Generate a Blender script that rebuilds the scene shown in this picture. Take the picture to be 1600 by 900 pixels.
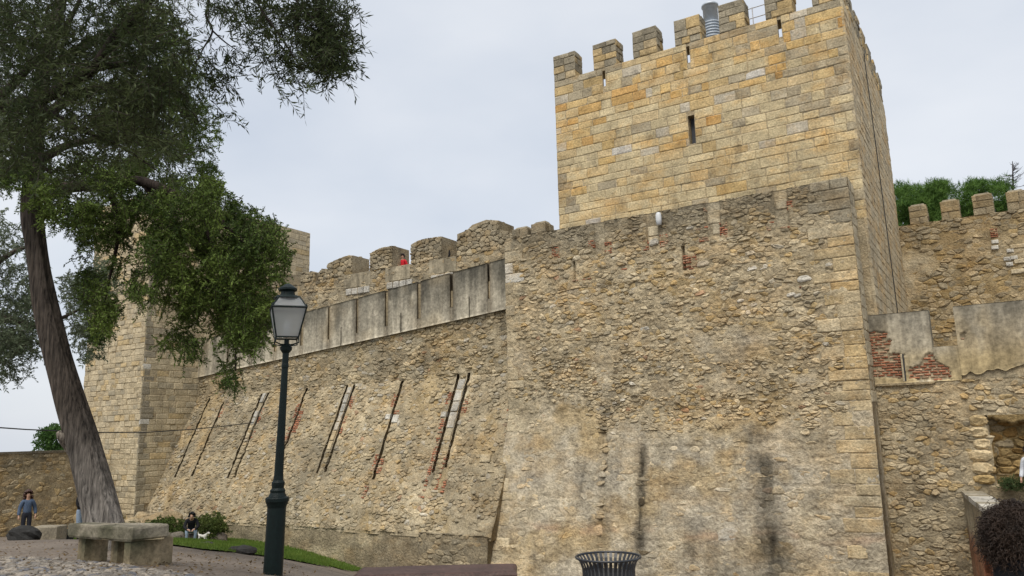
import bpy, math, random
import numpy as np
from mathutils import Vector, Matrix

for o in list(bpy.data.objects): bpy.data.objects.remove(o)
scene = bpy.context.scene
COL = scene.collection
# ------------------------------------------------------------------ camera
F = 1207.0; PITCH = math.radians(10.6); ROLL = math.radians(1.4); HEAD = math.radians(32)
CAM = np.array([0, 0, 1.65])
_fw = np.array([-math.sin(HEAD)*math.cos(PITCH), math.cos(HEAD)*math.cos(PITCH), math.sin(PITCH)])
_r0 = np.array([math.cos(HEAD), math.sin(HEAD), 0.0]); _u0 = np.cross(_r0, _fw)
_r = math.cos(ROLL)*_r0 - math.sin(ROLL)*_u0
_u = math.sin(ROLL)*_r0 + math.cos(ROLL)*_u0
cam = bpy.data.cameras.new('camera'); cam.sensor_width = 36; cam.lens = 36*F/1600; cam.clip_end = 5000; cam.clip_start = .05
cam_o = bpy.data.objects.new('camera', cam); COL.objects.link(cam_o)
cam_o.matrix_world = Matrix(((_r[0], _u[0], -_fw[0], CAM[0]), (_r[1], _u[1], -_fw[1], CAM[1]), (_r[2], _u[2], -_fw[2], CAM[2]), (0, 0, 0, 1)))
scene.camera = cam_o
# ------------------------------------------------------------------ sky, sun, exposure
SUN_AZ = math.radians(168)      # compass-like angle from +Y towards +X: behind the camera
SUN_EL = math.radians(57)
world = bpy.data.worlds.new('World'); scene.world = world; world.use_nodes = True
wn = world.node_tree.nodes; wl = world.node_tree.links; wn.clear()
wo = wn.new('ShaderNodeOutputWorld'); wb = wn.new('ShaderNodeBackground'); wl.new(wb.outputs[0], wo.inputs[0])
sky = wn.new('ShaderNodeTexSky'); sky.sky_type = 'NISHITA'; sky.sun_disc = False
sky.sun_elevation = SUN_EL; sky.sun_rotation = SUN_AZ; sky.air_density = 1.0; sky.dust_density = 3.0
wtc = wn.new('ShaderNodeTexCoord')
wmap = wn.new('ShaderNodeMapping'); wmap.inputs['Scale'].default_value = (1.0, 1.0, 2.2); wl.new(wtc.outputs['Generated'], wmap.inputs[0])
wnz = wn.new('ShaderNodeTexNoise'); wnz.inputs['Scale'].default_value = 2.3; wnz.inputs['Detail'].default_value = 5; wnz.inputs['Roughness'].default_value = .45
wl.new(wmap.outputs[0], wnz.inputs['Vector'])
wcr = wn.new('ShaderNodeValToRGB'); wcr.color_ramp.elements[0].position = .34; wcr.color_ramp.elements[1].position = .66
wcr.color_ramp.elements[0].color = (3.15, 3.42, 3.85, 1); wcr.color_ramp.elements[1].color = (4.15, 4.28, 4.48, 1)
wl.new(wnz.outputs[0], wcr.inputs[0])
wmx = wn.new('ShaderNodeMixRGB'); wmx.inputs[0].default_value = .9
wl.new(sky.outputs[0], wmx.inputs[1]); wl.new(wcr.outputs[0], wmx.inputs[2]); wl.new(wmx.outputs[0], wb.inputs[0])
wb.inputs[1].default_value = .096
sun = bpy.data.lights.new('sun', 'SUN'); sun.energy = 1.5; sun.angle = math.radians(40); sun.color = (1.0, .95, .87)
sun_o = bpy.data.objects.new('sun', sun); COL.objects.link(sun_o)
_sd = Vector((math.sin(SUN_AZ)*math.cos(SUN_EL), math.cos(SUN_AZ)*math.cos(SUN_EL), math.sin(SUN_EL)))
sun_o.rotation_euler = _sd.to_track_quat('Z', 'Y').to_euler(); sun_o.location = (0, -20, 40)
vs = scene.view_settings; vs.view_transform = 'Standard'; vs.look = 'None'; vs.gamma = 1; vs.exposure = 1.1; vs.use_curve_mapping = False

# ------------------------------------------------------------------ pixel <-> place
_hf = np.array([-math.sin(HEAD), math.cos(HEAD), 0])
def ray(x, y): return _fw + _r*((x-800)/F) - _u*((y-450)/F)
def onY(x, y, Y): d = ray(x, y); return CAM + d*(Y/d[1])
def onX(x, y, X): d = ray(x, y); return CAM + d*(X/d[0])
def onZ(x, y, Z): d = ray(x, y); return CAM + d*((Z-CAM[2])/d[2])
def atD(x, y, t): d = ray(x, y); return CAM + d*(t/(d @ _hf))
def prj(P):
    P = np.asarray(P, float)-CAM; z = np.maximum(P @ _fw, .05)
    return np.stack([800+F*(P @ _r)/z, 450-F*(P @ _u)/z], -1)
def pxarea(P):
    q = prj(P); x, y = q[:, 0], q[:, 1]
    return abs(np.dot(x, np.roll(y, -1))-np.dot(y, np.roll(x, -1)))/2

# ------------------------------------------------------------------ noise
def _h(ix, iy, seed):
    ix = ix.astype(np.int64); iy = iy.astype(np.int64)
    n = (ix*374761393 + iy*668265263 + seed*1442695041) & 0xffffffff
    n = ((n ^ (n >> 13))*1274126177) & 0xffffffff
    return ((n ^ (n >> 16)) & 0xffff)/65535.0
def vn(x, y, seed=0):
    x = np.asarray(x, float); y = np.asarray(y, float)
    ix = np.floor(x); iy = np.floor(y); fx = x-ix; fy = y-iy
    fx = fx*fx*(3-2*fx); fy = fy*fy*(3-2*fy)
    a = _h(ix, iy, seed); b = _h(ix+1, iy, seed); c = _h(ix, iy+1, seed); d = _h(ix+1, iy+1, seed)
    return (a*(1-fx)+b*fx)*(1-fy)+(c*(1-fx)+d*fx)*fy
def fbm(x, y, o=4, seed=0):
    x = np.asarray(x, float); y = np.asarray(y, float)
    t = 0; a = .5; s = 0
    for k in range(o):
        t = t+a*vn(x*2**k+k*17.3, y*2**k-k*9.1, seed+k); s += a; a *= .5
    return t/s
def sstep(a, b, x):
    t = np.clip((np.asarray(x, float)-a)/(b-a), 0, 1); return t*t*(3-2*t)

# ------------------------------------------------------------------ object helpers
def link(o, parent=None):
    COL.objects.link(o)
    if parent is not None: o.parent = parent
    return o
def tag(o, label=None, cat=None, group=None, kind=None):
    if label: o['label'] = label
    if cat: o['category'] = cat
    if group: o['group'] = group
    if kind: o['kind'] = kind
    return o
def thing(name, label, cat, loc=(0, 0, 0), group=None):
    o = bpy.data.objects.new(name, None); o.empty_display_size = .2; o.location = loc
    link(o); tag(o, label, cat, group)
    return o
def origin(p):
    v = np.zeros(3)
    while p is not None: v = v+np.array(p.location); p = p.parent
    return v
def mesh_obj(name, verts, faces, mat, parent=None, cols=None, smooth=False):
    me = bpy.data.meshes.new(name)
    verts = np.asarray(verts, float)-origin(parent)
    me.from_pydata([tuple(map(float, v)) for v in verts], [], [tuple(f) for f in faces])
    if cols is not None:
        a = me.color_attributes.new('Col', 'FLOAT_COLOR', 'POINT')
        c = np.ones((len(verts), 4), np.float32); c[:, :3] = np.asarray(cols, np.float32).reshape(-1, 3) if np.ndim(cols) > 1 else np.asarray(cols, np.float32)
        a.data.foreach_set('color', c.ravel())
    if smooth: me.polygons.foreach_set('use_smooth', np.ones(len(me.polygons), bool))
    me.materials.append(mat); me.update()
    return link(bpy.data.objects.new(name, me), parent)
def mesh_np(name, verts, quads, mat, parent=None, cols=None):
    """fast builder: verts (N,3), faces (M,k)"""
    me = bpy.data.meshes.new(name); verts = np.asarray(verts, np.float32); quads = np.asarray(quads, np.int32); k = quads.shape[1]
    verts = verts-origin(parent).astype(np.float32)
    me.vertices.add(len(verts)); me.vertices.foreach_set('co', verts.ravel())
    me.loops.add(quads.size); me.loops.foreach_set('vertex_index', quads.ravel())
    me.polygons.add(len(quads)); me.polygons.foreach_set('loop_start', np.arange(len(quads), dtype=np.int32)*k)
    me.polygons.foreach_set('loop_total', np.full(len(quads), k, np.int32))
    me.update(calc_edges=True)
    if cols is not None:
        a = me.color_attributes.new('Col', 'FLOAT_COLOR', 'POINT')
        c = np.ones((len(verts), 4), np.float32); c[:, :3] = cols
        a.data.foreach_set('color', c.ravel())
    me.materials.append(mat)
    return link(bpy.data.objects.new(name, me), parent)
class MB:
    def __init__(s): s.v = []; s.f = []; s.c = []
    def add(s, V, Fc, col=(.4, .4, .4)):
        b = len(s.v); s.v.extend([tuple(p) for p in V]); s.f.extend([tuple(i+b for i in f) for f in Fc])
        c = np.asarray(col, float)
        s.c.extend([tuple(c)]*len(V) if c.ndim == 1 else [tuple(q) for q in c])
    def box(s, x0, x1, y0, y1, z0, z1, col=(.4, .4, .4)):
        s.add([(x0, y0, z0), (x1, y0, z0), (x1, y1, z0), (x0, y1, z0), (x0, y0, z1), (x1, y0, z1), (x1, y1, z1), (x0, y1, z1)],
              [(0, 3, 2, 1), (4, 5, 6, 7), (0, 1, 5, 4), (1, 2, 6, 5), (2, 3, 7, 6), (3, 0, 4, 7)], col)
    def prism(s, poly, axis_pts, col=(.4, .4, .4)):
        """poly: list of 3D points; axis_pts: offset vector"""
        n = len(poly); o = np.asarray(axis_pts, float); P = [np.asarray(p, float) for p in poly]
        s.add([*P, *[p+o for p in P]], [tuple(range(n-1, -1, -1)), tuple(range(n, 2*n))]+[(i, (i+1) % n, n+(i+1) % n, n+i) for i in range(n)], col)
    def tube(s, pts, radii, n=8, col=(.4, .4, .4), cap=True):
        pts = [np.asarray(p, float) for p in pts]; V = []; ref = None
        for i, p in enumerate(pts):
            t = pts[min(i+1, len(pts)-1)]-pts[max(i-1, 0)]; t = t/(np.linalg.norm(t)+1e-9)
            if ref is None: ref = np.array([1, 0, 0]) if abs(t[0]) < .8 else np.array([0, 1, 0])
            a = ref-t*(ref @ t); a /= np.linalg.norm(a)+1e-9; ref = a; b = np.cross(t, a)
            for k in range(n):
                w = 2*math.pi*k/n; V.append(p+radii[i]*(math.cos(w)*a+math.sin(w)*b))
        Fc = [(i*n+k, i*n+(k+1) % n, (i+1)*n+(k+1) % n, (i+1)*n+k) for i in range(len(pts)-1) for k in range(n)]
        if cap: Fc += [tuple(range(n-1, -1, -1)), tuple((len(pts)-1)*n+k for k in range(n))]
        s.add(V, Fc, col)
    def lathe(s, prof, c, n=24, col=(.4, .4, .4), tilt=None):
        V = []; c = np.asarray(c, float)
        for r, z in prof:
            for k in range(n):
                w = 2*math.pi*(k+.5)/n; p = np.array([r*math.cos(w), r*math.sin(w), z])
                if tilt is not None: p = p+np.array([tilt[0]*z, tilt[1]*z, 0])
                V.append(c+p)
        m = len(prof)
        s.add(V, [(i*n+k, i*n+(k+1) % n, (i+1)*n+(k+1) % n, (i+1)*n+k) for i in range(m-1) for k in range(n)]+[tuple(range(n-1, -1, -1)), tuple((m-1)*n+k for k in range(n))], col)
    def build(s, name, mat, parent=None, smooth=False):
        return mesh_obj(name, np.array(s.v), s.f, mat, parent, np.array(s.c), smooth)

# ------------------------------------------------------------------ materials
def nodes(name, rough=.9, spec=.25):
    m = bpy.data.materials.new(name); m.use_nodes = True; nt = m.node_tree
    b = nt.nodes['Principled BSDF']; b.inputs['Roughness'].default_value = rough; b.inputs['Specular IOR Level'].default_value = spec
    return m, nt, b
def masonry(name, lo=.62, hi=1.2, s1=3.5, s2=17., bump=.5, bscale=14., bdist=.03, rough=.92, spec=.2, pits=0.0, streak=0.0, ochre=0.0, lichen=0.0):
    m, nt, b = nodes(name, rough, spec); N = nt.nodes.new; L = nt.links.new
    at = N('ShaderNodeAttribute'); at.attribute_name = 'Col'
    ge = N('ShaderNodeNewGeometry')
    def noise(sc, det, ro=.55, vec=None):
        n = N('ShaderNodeTexNoise'); n.inputs['Scale'].default_value = sc; n.inputs['Detail'].default_value = det; n.inputs['Roughness'].default_value = ro
        L(vec or ge.outputs['Position'], n.inputs['Vector']); return n
    n1 = noise(s1, 5, .6); n2 = noise(s2, 4, .65)
    mr1 = N('ShaderNodeMapRange'); L(n1.outputs[0], mr1.inputs[0]); mr1.inputs[1].default_value = .32; mr1.inputs[2].default_value = .68; mr1.inputs[3].default_value = lo; mr1.inputs[4].default_value = hi
    mr2 = N('ShaderNodeMapRange'); L(n2.outputs[0], mr2.inputs[0]); mr2.inputs[1].default_value = .3; mr2.inputs[2].default_value = .7; mr2.inputs[3].default_value = .62; mr2.inputs[4].default_value = 1.3
    mu = N('ShaderNodeMath'); mu.operation = 'MULTIPLY'; L(mr1.outputs[0], mu.inputs[0]); L(mr2.outputs[0], mu.inputs[1])
    last = mu.outputs[0]
    if streak:
        mp = N('ShaderNodeMapping'); mp.inputs['Scale'].default_value = (1, 1, .12); L(ge.outputs['Position'], mp.inputs[0])
        n3 = noise(2.6, 5, .6, mp.outputs[0])
        mr3 = N('ShaderNodeMapRange'); L(n3.outputs[0], mr3.inputs[0]); mr3.inputs[1].default_value = .35; mr3.inputs[2].default_value = .65; mr3.inputs[3].default_value = 1-streak; mr3.inputs[4].default_value = 1+streak*.5
        mv = N('ShaderNodeMath'); mv.operation = 'MULTIPLY'; L(last, mv.inputs[0]); L(mr3.outputs[0], mv.inputs[1]); last = mv.outputs[0]
    vm = N('ShaderNodeVectorMath'); vm.operation = 'SCALE'; L(at.outputs['Color'], vm.inputs[0]); L(last, vm.inputs['Scale'])
    out = vm.outputs[0]
    for amt, tint, sc, z_, lo_, hi_ in ((ochre, (1.04, .74, .36), .75, 1.6, .47, .66), (lichen, (.50, .50, .52), 1.5, .55, .53, .70)):
        if not amt: continue
        mp = N('ShaderNodeMapping'); mp.inputs['Scale'].default_value = (1, 1, z_); mp.inputs['Location'].default_value = (amt*7, 3, amt*11); L(ge.outputs['Position'], mp.inputs[0])
        nn = noise(sc, 7, .68, mp.outputs[0]); mr = N('ShaderNodeMapRange'); L(nn.outputs[0], mr.inputs[0]); mr.inputs[1].default_value = lo_; mr.inputs[2].default_value = hi_; mr.inputs[3].default_value = 0; mr.inputs[4].default_value = amt
        mx = N('ShaderNodeMix'); mx.data_type = 'RGBA'; mx.blend_type = 'MULTIPLY'; L(mr.outputs[0], mx.inputs[0]); L(out, mx.inputs[6]); mx.inputs[7].default_value = (*tint, 1); out = mx.outputs[2]
    L(out, b.inputs['Base Color'])
    nb = noise(bscale, 6, .65)
    hgt = nb.outputs[0]
    if pits:
        vo = N('ShaderNodeTexVoronoi'); vo.inputs['Scale'].default_value = pits; L(ge.outputs['Position'], vo.inputs['Vector'])
        ad = N('ShaderNodeMath'); ad.operation = 'MULTIPLY_ADD'; L(vo.outputs['Distance'], ad.inputs[0]); ad.inputs[1].default_value = .5; L(hgt, ad.inputs[2]); hgt = ad.outputs[0]
    bp = N('ShaderNodeBump'); bp.inputs['Strength'].default_value = bump; bp.inputs['Distance'].default_value = bdist; L(hgt, bp.inputs['Height']); L(bp.outputs[0], b.inputs['Normal'])
    return m
M = {}
M['ashlar'] = masonry('ashlar_stone', .8, 1.16, 1.7, 15, .75, 12, .04, lichen=.75)
M['tower_ashlar'] = masonry('ochre_stained_ashlar', .8, 1.16, 1.7, 15, .75, 12, .04, ochre=.55, lichen=.95)
M['rubble'] = masonry('rubble_stone', .68, 1.22, 1.5, 15, 1.0, 13, .055, ochre=.35, lichen=.4)
M['mortar'] = masonry('lime_mortar', .68, 1.22, 1.5, 15, 1.0, 13, .065, ochre=.3, lichen=.4)
M['render'] = masonry('weathered_render', .68, 1.2, 1.4, 11, 1.0, 11, .085, streak=.16, ochre=.28, lichen=.45)
M['concrete'] = masonry('grey_render', .66, 1.15, 1.1, 9, .3, 14, .02, streak=.42)
M['brick'] = masonry('red_brick', .65, 1.2, 6, 30, .5, 25, .02)
M['rock'] = masonry('boulder_rock', .7, 1.2, 3, 18, .6, 9, .04, rough=.8)
M['ground'] = masonry('packed_earth', .8, 1.14, .8, 14, .35, 30, .02)
M['soil'] = masonry('lawn_soil', .7, 1.2, 1.5, 9, .5, 12, .05)
M['cobble'] = masonry('cobble_stone', .7, 1.2, 5, 30, .4, 30, .01, rough=.55, spec=.45)
def plain(name, col, rough=.5, metal=0., spec=.5, nz=.15, bump=0., bs=40.):
    m, nt, b = nodes(name, rough, spec); b.inputs['Metallic'].default_value = metal
    N = nt.nodes.new; L = nt.links.new
    tc = N('ShaderNodeTexCoord'); n = N('ShaderNodeTexNoise'); n.inputs['Scale'].default_value = bs*.3; n.inputs['Detail'].default_value = 5; L(tc.outputs['Object'], n.inputs['Vector'])
    mr = N('ShaderNodeMapRange'); L(n.outputs[0], mr.inputs[0]); mr.inputs[1].default_value = .3; mr.inputs[2].default_value = .7; mr.inputs[3].default_value = 1-nz; mr.inputs[4].default_value = 1+nz
    rgb = N('ShaderNodeRGB'); rgb.outputs[0].default_value = (*col, 1)
    vm = N('ShaderNodeVectorMath'); vm.operation = 'SCALE'; L(rgb.outputs[0], vm.inputs[0]); L(mr.outputs[0], vm.inputs['Scale']); L(vm.outputs[0], b.inputs['Base Color'])
    if bump:
        n2 = N('ShaderNodeTexNoise'); n2.inputs['Scale'].default_value = bs; n2.inputs['Detail'].default_value = 4; L(tc.outputs['Object'], n2.inputs['Vector'])
        bp = N('ShaderNodeBump'); bp.inputs['Strength'].default_value = bump; bp.inputs['Distance'].default_value = .01; L(n2.outputs[0], bp.inputs['Height']); L(bp.outputs[0], b.inputs['Normal'])
    return m
def leafmat(name, trans=.35, rough=.55):
    m = bpy.data.materials.new(name); m.use_nodes = True; nt = m.node_tree; nt.nodes.clear(); N = nt.nodes.new; L = nt.links.new
    o = N('ShaderNodeOutputMaterial'); b = N('ShaderNodeBsdfPrincipled'); b.inputs['Roughness'].default_value = rough; b.inputs['Specular IOR Level'].default_value = .12
    t = N('ShaderNodeBsdfTranslucent'); mx = N('ShaderNodeMixShader'); mx.inputs[0].default_value = trans
    a = N('ShaderNodeAttribute'); a.attribute_name = 'Col'
    L(a.outputs['Color'], b.inputs['Base Color']); L(a.outputs['Color'], t.inputs['Color'])
    L(b.outputs[0], mx.inputs[1]); L(t.outputs[0], mx.inputs[2]); L(mx.outputs[0], o.inputs[0])
    return m
M['leaf'] = leafmat('leaf'); M['needle'] = leafmat('needle_leaf', .25, .6)
def barkmat(name):
    m, nt, b = nodes(name, .92, .2); N = nt.nodes.new; L = nt.links.new
    at = N('ShaderNodeAttribute'); at.attribute_name = 'Col'; uv = N('ShaderNodeUVMap')
    ge = N('ShaderNodeNewGeometry'); mp = N('ShaderNodeMapping'); mp.inputs['Scale'].default_value = (1, 1, .07); mp.inputs['Rotation'].default_value = (0, math.radians(-13), 0)
    L(ge.outputs['Position'], mp.inputs[0])
    n = N('ShaderNodeTexNoise'); n.inputs['Scale'].default_value = 24; n.inputs['Detail'].default_value = 7; n.inputs['Roughness'].default_value = .66; L(mp.outputs[0], n.inputs['Vector'])
    n2 = N('ShaderNodeTexNoise'); n2.inputs['Scale'].default_value = 1.6; n2.inputs['Detail'].default_value = 4; L(ge.outputs['Position'], n2.inputs['Vector'])
    mr = N('ShaderNodeMapRange'); L(n.outputs[0], mr.inputs[0]); mr.inputs[1].default_value = .35; mr.inputs[2].default_value = .66; mr.inputs[3].default_value = .22; mr.inputs[4].default_value = 1.5
    mr2 = N('ShaderNodeMapRange'); L(n2.outputs[0], mr2.inputs[0]); mr2.inputs[1].default_value = .35; mr2.inputs[2].default_value = .65; mr2.inputs[3].default_value = .7; mr2.inputs[4].default_value = 1.3
    mu = N('ShaderNodeMath'); mu.operation = 'MULTIPLY'; L(mr.outputs[0], mu.inputs[0]); L(mr2.outputs[0], mu.inputs[1])
    vm = N('ShaderNodeVectorMath'); vm.operation = 'SCALE'; L(at.outputs['Color'], vm.inputs[0]); L(mu.outputs[0], vm.inputs['Scale']); L(vm.outputs[0], b.inputs['Base Color'])
    bp = N('ShaderNodeBump'); bp.inputs['Strength'].default_value = .9; bp.inputs['Distance'].default_value = .05; L(n.outputs[0], bp.inputs['Height']); L(bp.outputs[0], b.inputs['Normal'])
    return m
M['bark'] = barkmat('fibrous_bark')
M['iron'] = plain('dark_green_iron', (.004, .011, .010), .5, 0, .25, .25, .12, 60)
M['black_iron'] = plain('black_painted_iron', (.02, .022, .026), .42, 0, .5, .2, .08, 80)
M['zinc'] = plain('galvanised_sheet', (.42, .46, .50), .45, .2, .5, .12)
M['zinc_dark'] = plain('grey_plastic_tank', (.24, .28, .32), .5, 0, .4, .15)
M['steel'] = plain('steel_rail', (.4, .38, .36), .5, .5)
M['cable'] = plain('black_cable', (.02, .02, .02), .6)
M['dark_void'] = plain('dark_interior', (.05, .055, .065), .6)  # dark colour painted for the unlit interior of the tower window
gm, gnt, gb = nodes('frosted_glass', .35, .5); gb.inputs['Base Color'].default_value = (.72, .74, .74, 1); gb.inputs['Transmission Weight'].default_value = .8; gb.inputs['IOR'].default_value = 1.2
M['glass'] = gm

# ------------------------------------------------------------------ masonry generators
BRICK = np.array((.35, .150, .085)); OCHRE = np.array((.485, .345, .155)); PALE = np.array((.54, .455, .305)); TAN = np.array((.43, .345, .215))
GREY = np.array((.335, .29, .205)); WHITE = np.array((.55, .52, .45)); DARK = np.array((.19, .165, .12)); ORANGE = np.array((.48, .29, .10))
class Panel:
    def __init__(s, O, U, V=(0, 0, 1), Nn=(0, -1, 0), bulge=None):
        s.O = np.array(O, float); s.U = np.array(U, float); s.V = np.array(V, float); s.N = np.array(Nn, float); s.bulge = bulge
    def pos(s, a, h, d=0.):
        a = np.asarray(a, float); h = np.asarray(h, float); d = np.asarray(d, float)+np.zeros_like(a)
        if s.bulge is not None: d = d+s.bulge(a, h)
        return s.O+a[..., None]*s.U+h[..., None]*s.V+d[..., None]*s.N
    def px(s, x, y):
        """panel coordinates of a pixel (ignoring bulge)"""
        dr = ray(x, y); k = ((s.O-CAM) @ s.N)/(dr @ s.N); P = CAM+dr*k-s.O
        return float(P @ s.U), float(P @ s.V)
def clip(poly, p, n):
    """keep the side where (x-p).n <= 0"""
    out = []; m = len(poly)
    dd = [(q[0]-p[0])*n[0]+(q[1]-p[1])*n[1] for q in poly]
    for i in range(m):
        a = poly[i]; b = poly[(i+1) % m]; da = dd[i]; db = dd[(i+1) % m]
        if da <= 0: out.append(a)
        if (da < 0 < db) or (db < 0 < da):
            t = da/(da-db); out.append((a[0]+(b[0]-a[0])*t, a[1]+(b[1]-a[1])*t))
    return out
def voronoi(s0, s1, h0, h1, cw, ch, rng, jit=.36, drop=.12, keep=None):
    """irregular roughly coursed cells; cw(s,h), ch fixed. returns list of polygons"""
    k = ch/cw; seeds = []; rows = int((h1-h0)/ch)+3; cols = int((s1-s0)/cw)+3
    for j in range(-1, rows):
        off = rng.random()
        for i in range(-1, cols):
            if rng.random() < drop: continue
            x = (s0+(i+off+(rng.random()-.5)*2*jit)*cw)*k; y = h0+(j+.5+(rng.random()-.5)*2*jit)*ch
            seeds.append((x, y))
    grid = {}
    for n, (x, y) in enumerate(seeds): grid.setdefault((int(x//ch), int(y//ch)), []).append(n)
    polys = []
    for n, (x, y) in enumerate(seeds):
        if keep is not None and not keep(x/k, y): continue
        R = 2.2*ch
        poly = [(x-R, y-R), (x+R, y-R), (x+R, y+R), (x-R, y+R)]
        gx, gy = int(x//ch), int(y//ch); nb = []
        for a in range(gx-3, gx+4):
            for b in range(gy-3, gy+4):
                for q in grid.get((a, b), ()):
                    if q != n:
                        X, Y = seeds[q]; nb.append(((X-x)**2+(Y-y)**2, X, Y))
        nb.sort(); rm = 8*R*R
        for d2, X, Y in nb:
            if d2 > rm: break
            poly = clip(poly, ((x+X)/2, (y+Y)/2), (X-x, Y-y))
            rm = 4*max((p[0]-x)**2+(p[1]-y)**2 for p in poly)
        poly = [(p[0]/k, p[1]) for p in poly]
        bx = [(s0, 0, -1, 0), (s1, 0, 1, 0), (0, h0, 0, -1), (0, h1, 0, 1)]
        for px_, py_, nx, ny in bx: 
            if len(poly) > 2: poly = clip(poly, (px_, py_), (nx, ny))
        if len(poly) > 2: polys.append(poly)
    return polys
def clip_convex(poly, region):
    """region: counter-clockwise convex polygon"""
    m = len(region)
    for i in range(m):
        a = region[i]; b = region[(i+1) % m]
        poly = clip(poly, a, (b[1]-a[1], -(b[0]-a[0])))
        if len(poly) < 3: return []
    return poly
def stone(poly, pn, proud, gap, col, rng, flat=False):
    P = np.array(poly); c = P.mean(0); r = np.sqrt(((P-c)**2).sum(1)).mean()
    if r < .025: return None
    if not flat:
        Q = []
        for i in range(len(P)):
            a, b = P[i], P[(i+1) % len(P)]
            if np.hypot(*(b-a)) < .3*r: Q.append((a+b)/2)
            else: Q += [a*.76+b*.24, a*.24+b*.76]
        P = np.array(Q)
    else:
        Q = []
        for i in range(len(P)):
            a, b = P[i], P[(i+1) % len(P)]; Q += [a, (a+b)/2]
        P = np.array(Q)
    c = P.mean(0); n = len(P)
    v = P-c
    ln = np.sqrt((v**2).sum(1))[:, None]+1e-6
    if flat:
        sx = np.abs(v[:, 0]).max(); sy = np.abs(v[:, 1]).max()
        P = c+v*np.array([max(.5, 1-gap/sx), max(.5, 1-gap/sy)])
        P = P+(np.array([[rng.random()-.5, rng.random()-.5] for _ in range(n)]))*gap*1.1
        v = P-c
        inner = c+v*np.array([max(.4, 1-.035/sx), max(.4, 1-.03/sy)])
        t1 = proud-.016; t2 = proud
        j2 = np.array([rng.random()-.5 for _ in range(n)])*.016
        tx, ty = (rng.random()-.5)*.02, (rng.random()-.5)*.02
    else:
        P = c+v*np.maximum(.35, 1-gap/ln)*(1+np.array([[(rng.random()-.5)*.16] for _ in range(n)]))
        v = P-c; inner = c+v*.66
        t1 = min(proud*.45, proud-.012); t2 = proud
        j2 = np.array([rng.random()-.5 for _ in range(n)])*proud*.7
        tx, ty = (rng.random()-.5)*proud*.9, (rng.random()-.5)*proud*.9
    sc = v/(np.abs(v).max(0)+1e-6)
    tilt = sc[:, 0]*tx+sc[:, 1]*ty
    V = np.concatenate([pn.pos(P[:, 0], P[:, 1], np.full(n, -.09)), pn.pos(P[:, 0], P[:, 1], t1+tilt), pn.pos(inner[:, 0], inner[:, 1], t2+j2+tilt*.7)])
    Fc = [(i, (i+1) % n, n+(i+1) % n, n+i) for i in range(n)]+[(n+i, n+(i+1) % n, 2*n+(i+1) % n, 2*n+i) for i in range(n)]+[tuple(range(2*n, 3*n))]
    return (pxarea(V[n:2*n]), V, Fc, np.clip(np.asarray(col), .01, .8), c)
def clip_rects(poly, rects):
    """trim a cell so that it does not reach into any of the openings"""
    P = np.mean(poly, 0); xs = [p[0] for p in poly]; ys = [p[1] for p in poly]
    for a, b, c, d in rects:
        if max(xs) <= a or min(xs) >= b or max(ys) <= c or min(ys) >= d: continue
        if c < P[1] < d:
            poly = clip(poly, (a, 0), (1, 0)) if P[0] < (a+b)/2 else clip(poly, (b, 0), (-1, 0))
        else:
            poly = clip(poly, (0, c), (0, 1)) if P[1] < c else clip(poly, (0, d), (0, -1))
        if len(poly) < 3: return []
    return poly
def visible(V):
    q = prj(V.mean(0)[None])[0]
    return -20 < q[0] < 1620 and -20 < q[1] < 920
def emit(root, pieces, mat, name='stone', nmax=290, minpx=55, stuff='small_stones'):
    pieces = [p for p in pieces if p is not None]
    vis = [p for p in pieces if p[0] > minpx and visible(p[1])]
    vis.sort(key=lambda p: -p[0]); own = vis[:nmax]; ids = set(id(p) for p in own)
    for a, V, Fc, col, c in own: mesh_obj(name, V, Fc, mat, root, np.tile(col, (len(V), 1)))
    rest = [p for p in pieces if id(p) not in ids]
    if rest:
        mb = MB()
        for a, V, Fc, col, c in rest: mb.add(V, Fc, col)
        o = mb.build(stuff, mat, root); o['kind'] = 'stuff'
def rect(a0, a1, b0, b1): return [(a0, b0), (a1, b0), (a1, b1), (a0, b1)]
def ashlar(s0, s1, h0, h1, chr_, bw, rng, holes=(), first=None):
    out = []; h = h0; row = 0
    while h < h1-.08:
        c = rng.uniform(*chr_)
        if h1-(h+c) < chr_[0]*.7: c = h1-h
        s = s0
        while s < s1-.01:
            w = rng.uniform(*bw)*(1 if rng.random() > .25 else .65)
            if s == s0: w *= rng.uniform(.5, 1)
            if s1-(s+w) < bw[0]*.6: w = s1-s
            segs = [(s, s+w)]
            for a0, a1, b0, b1 in holes:
                if b1 > h+.06 and b0 < h+c-.06:
                    ns = []
                    for x0, x1 in segs:
                        if a1 <= x0 or a0 >= x1: ns.append((x0, x1)); continue
                        if a0-x0 > .05: ns.append((x0, a0))
                        if x1-a1 > .05: ns.append((a1, x1))
                    segs = ns
            for x0, x1 in segs: out.append((x0, x1, h, h+c, row))
            s += w
        h += c; row += 1
    return out
def bricks(pn, s0, s1, h0, h1, rng, pieces, inside=None, bl=.23, bh=.068, proud=.03, col=None):
    h = h0; r = 0
    while h < h1-bh*.5:
        s = s0-(bl*.5 if r % 2 else 0)-rng.random()*.05
        while s < s1:
            a, b = max(s, s0), min(s+bl*rng.uniform(.8, 1.05), s1)
            if b-a > .05 and (inside is None or inside((a+b)/2, h+bh/2)) and rng.random() > .14:
                cc = (BRICK if col is None else col)*rng.uniform(.7, 1.25)
                if rng.random() < .25: cc = cc*.5+PALE*.42
                pieces.append(stone(rect(a, b, h, h+bh), pn, proud+rng.uniform(-.012, .012), .008, cc, rng, True))
            s += bl
        h += bh+.012; r += 1
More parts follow.
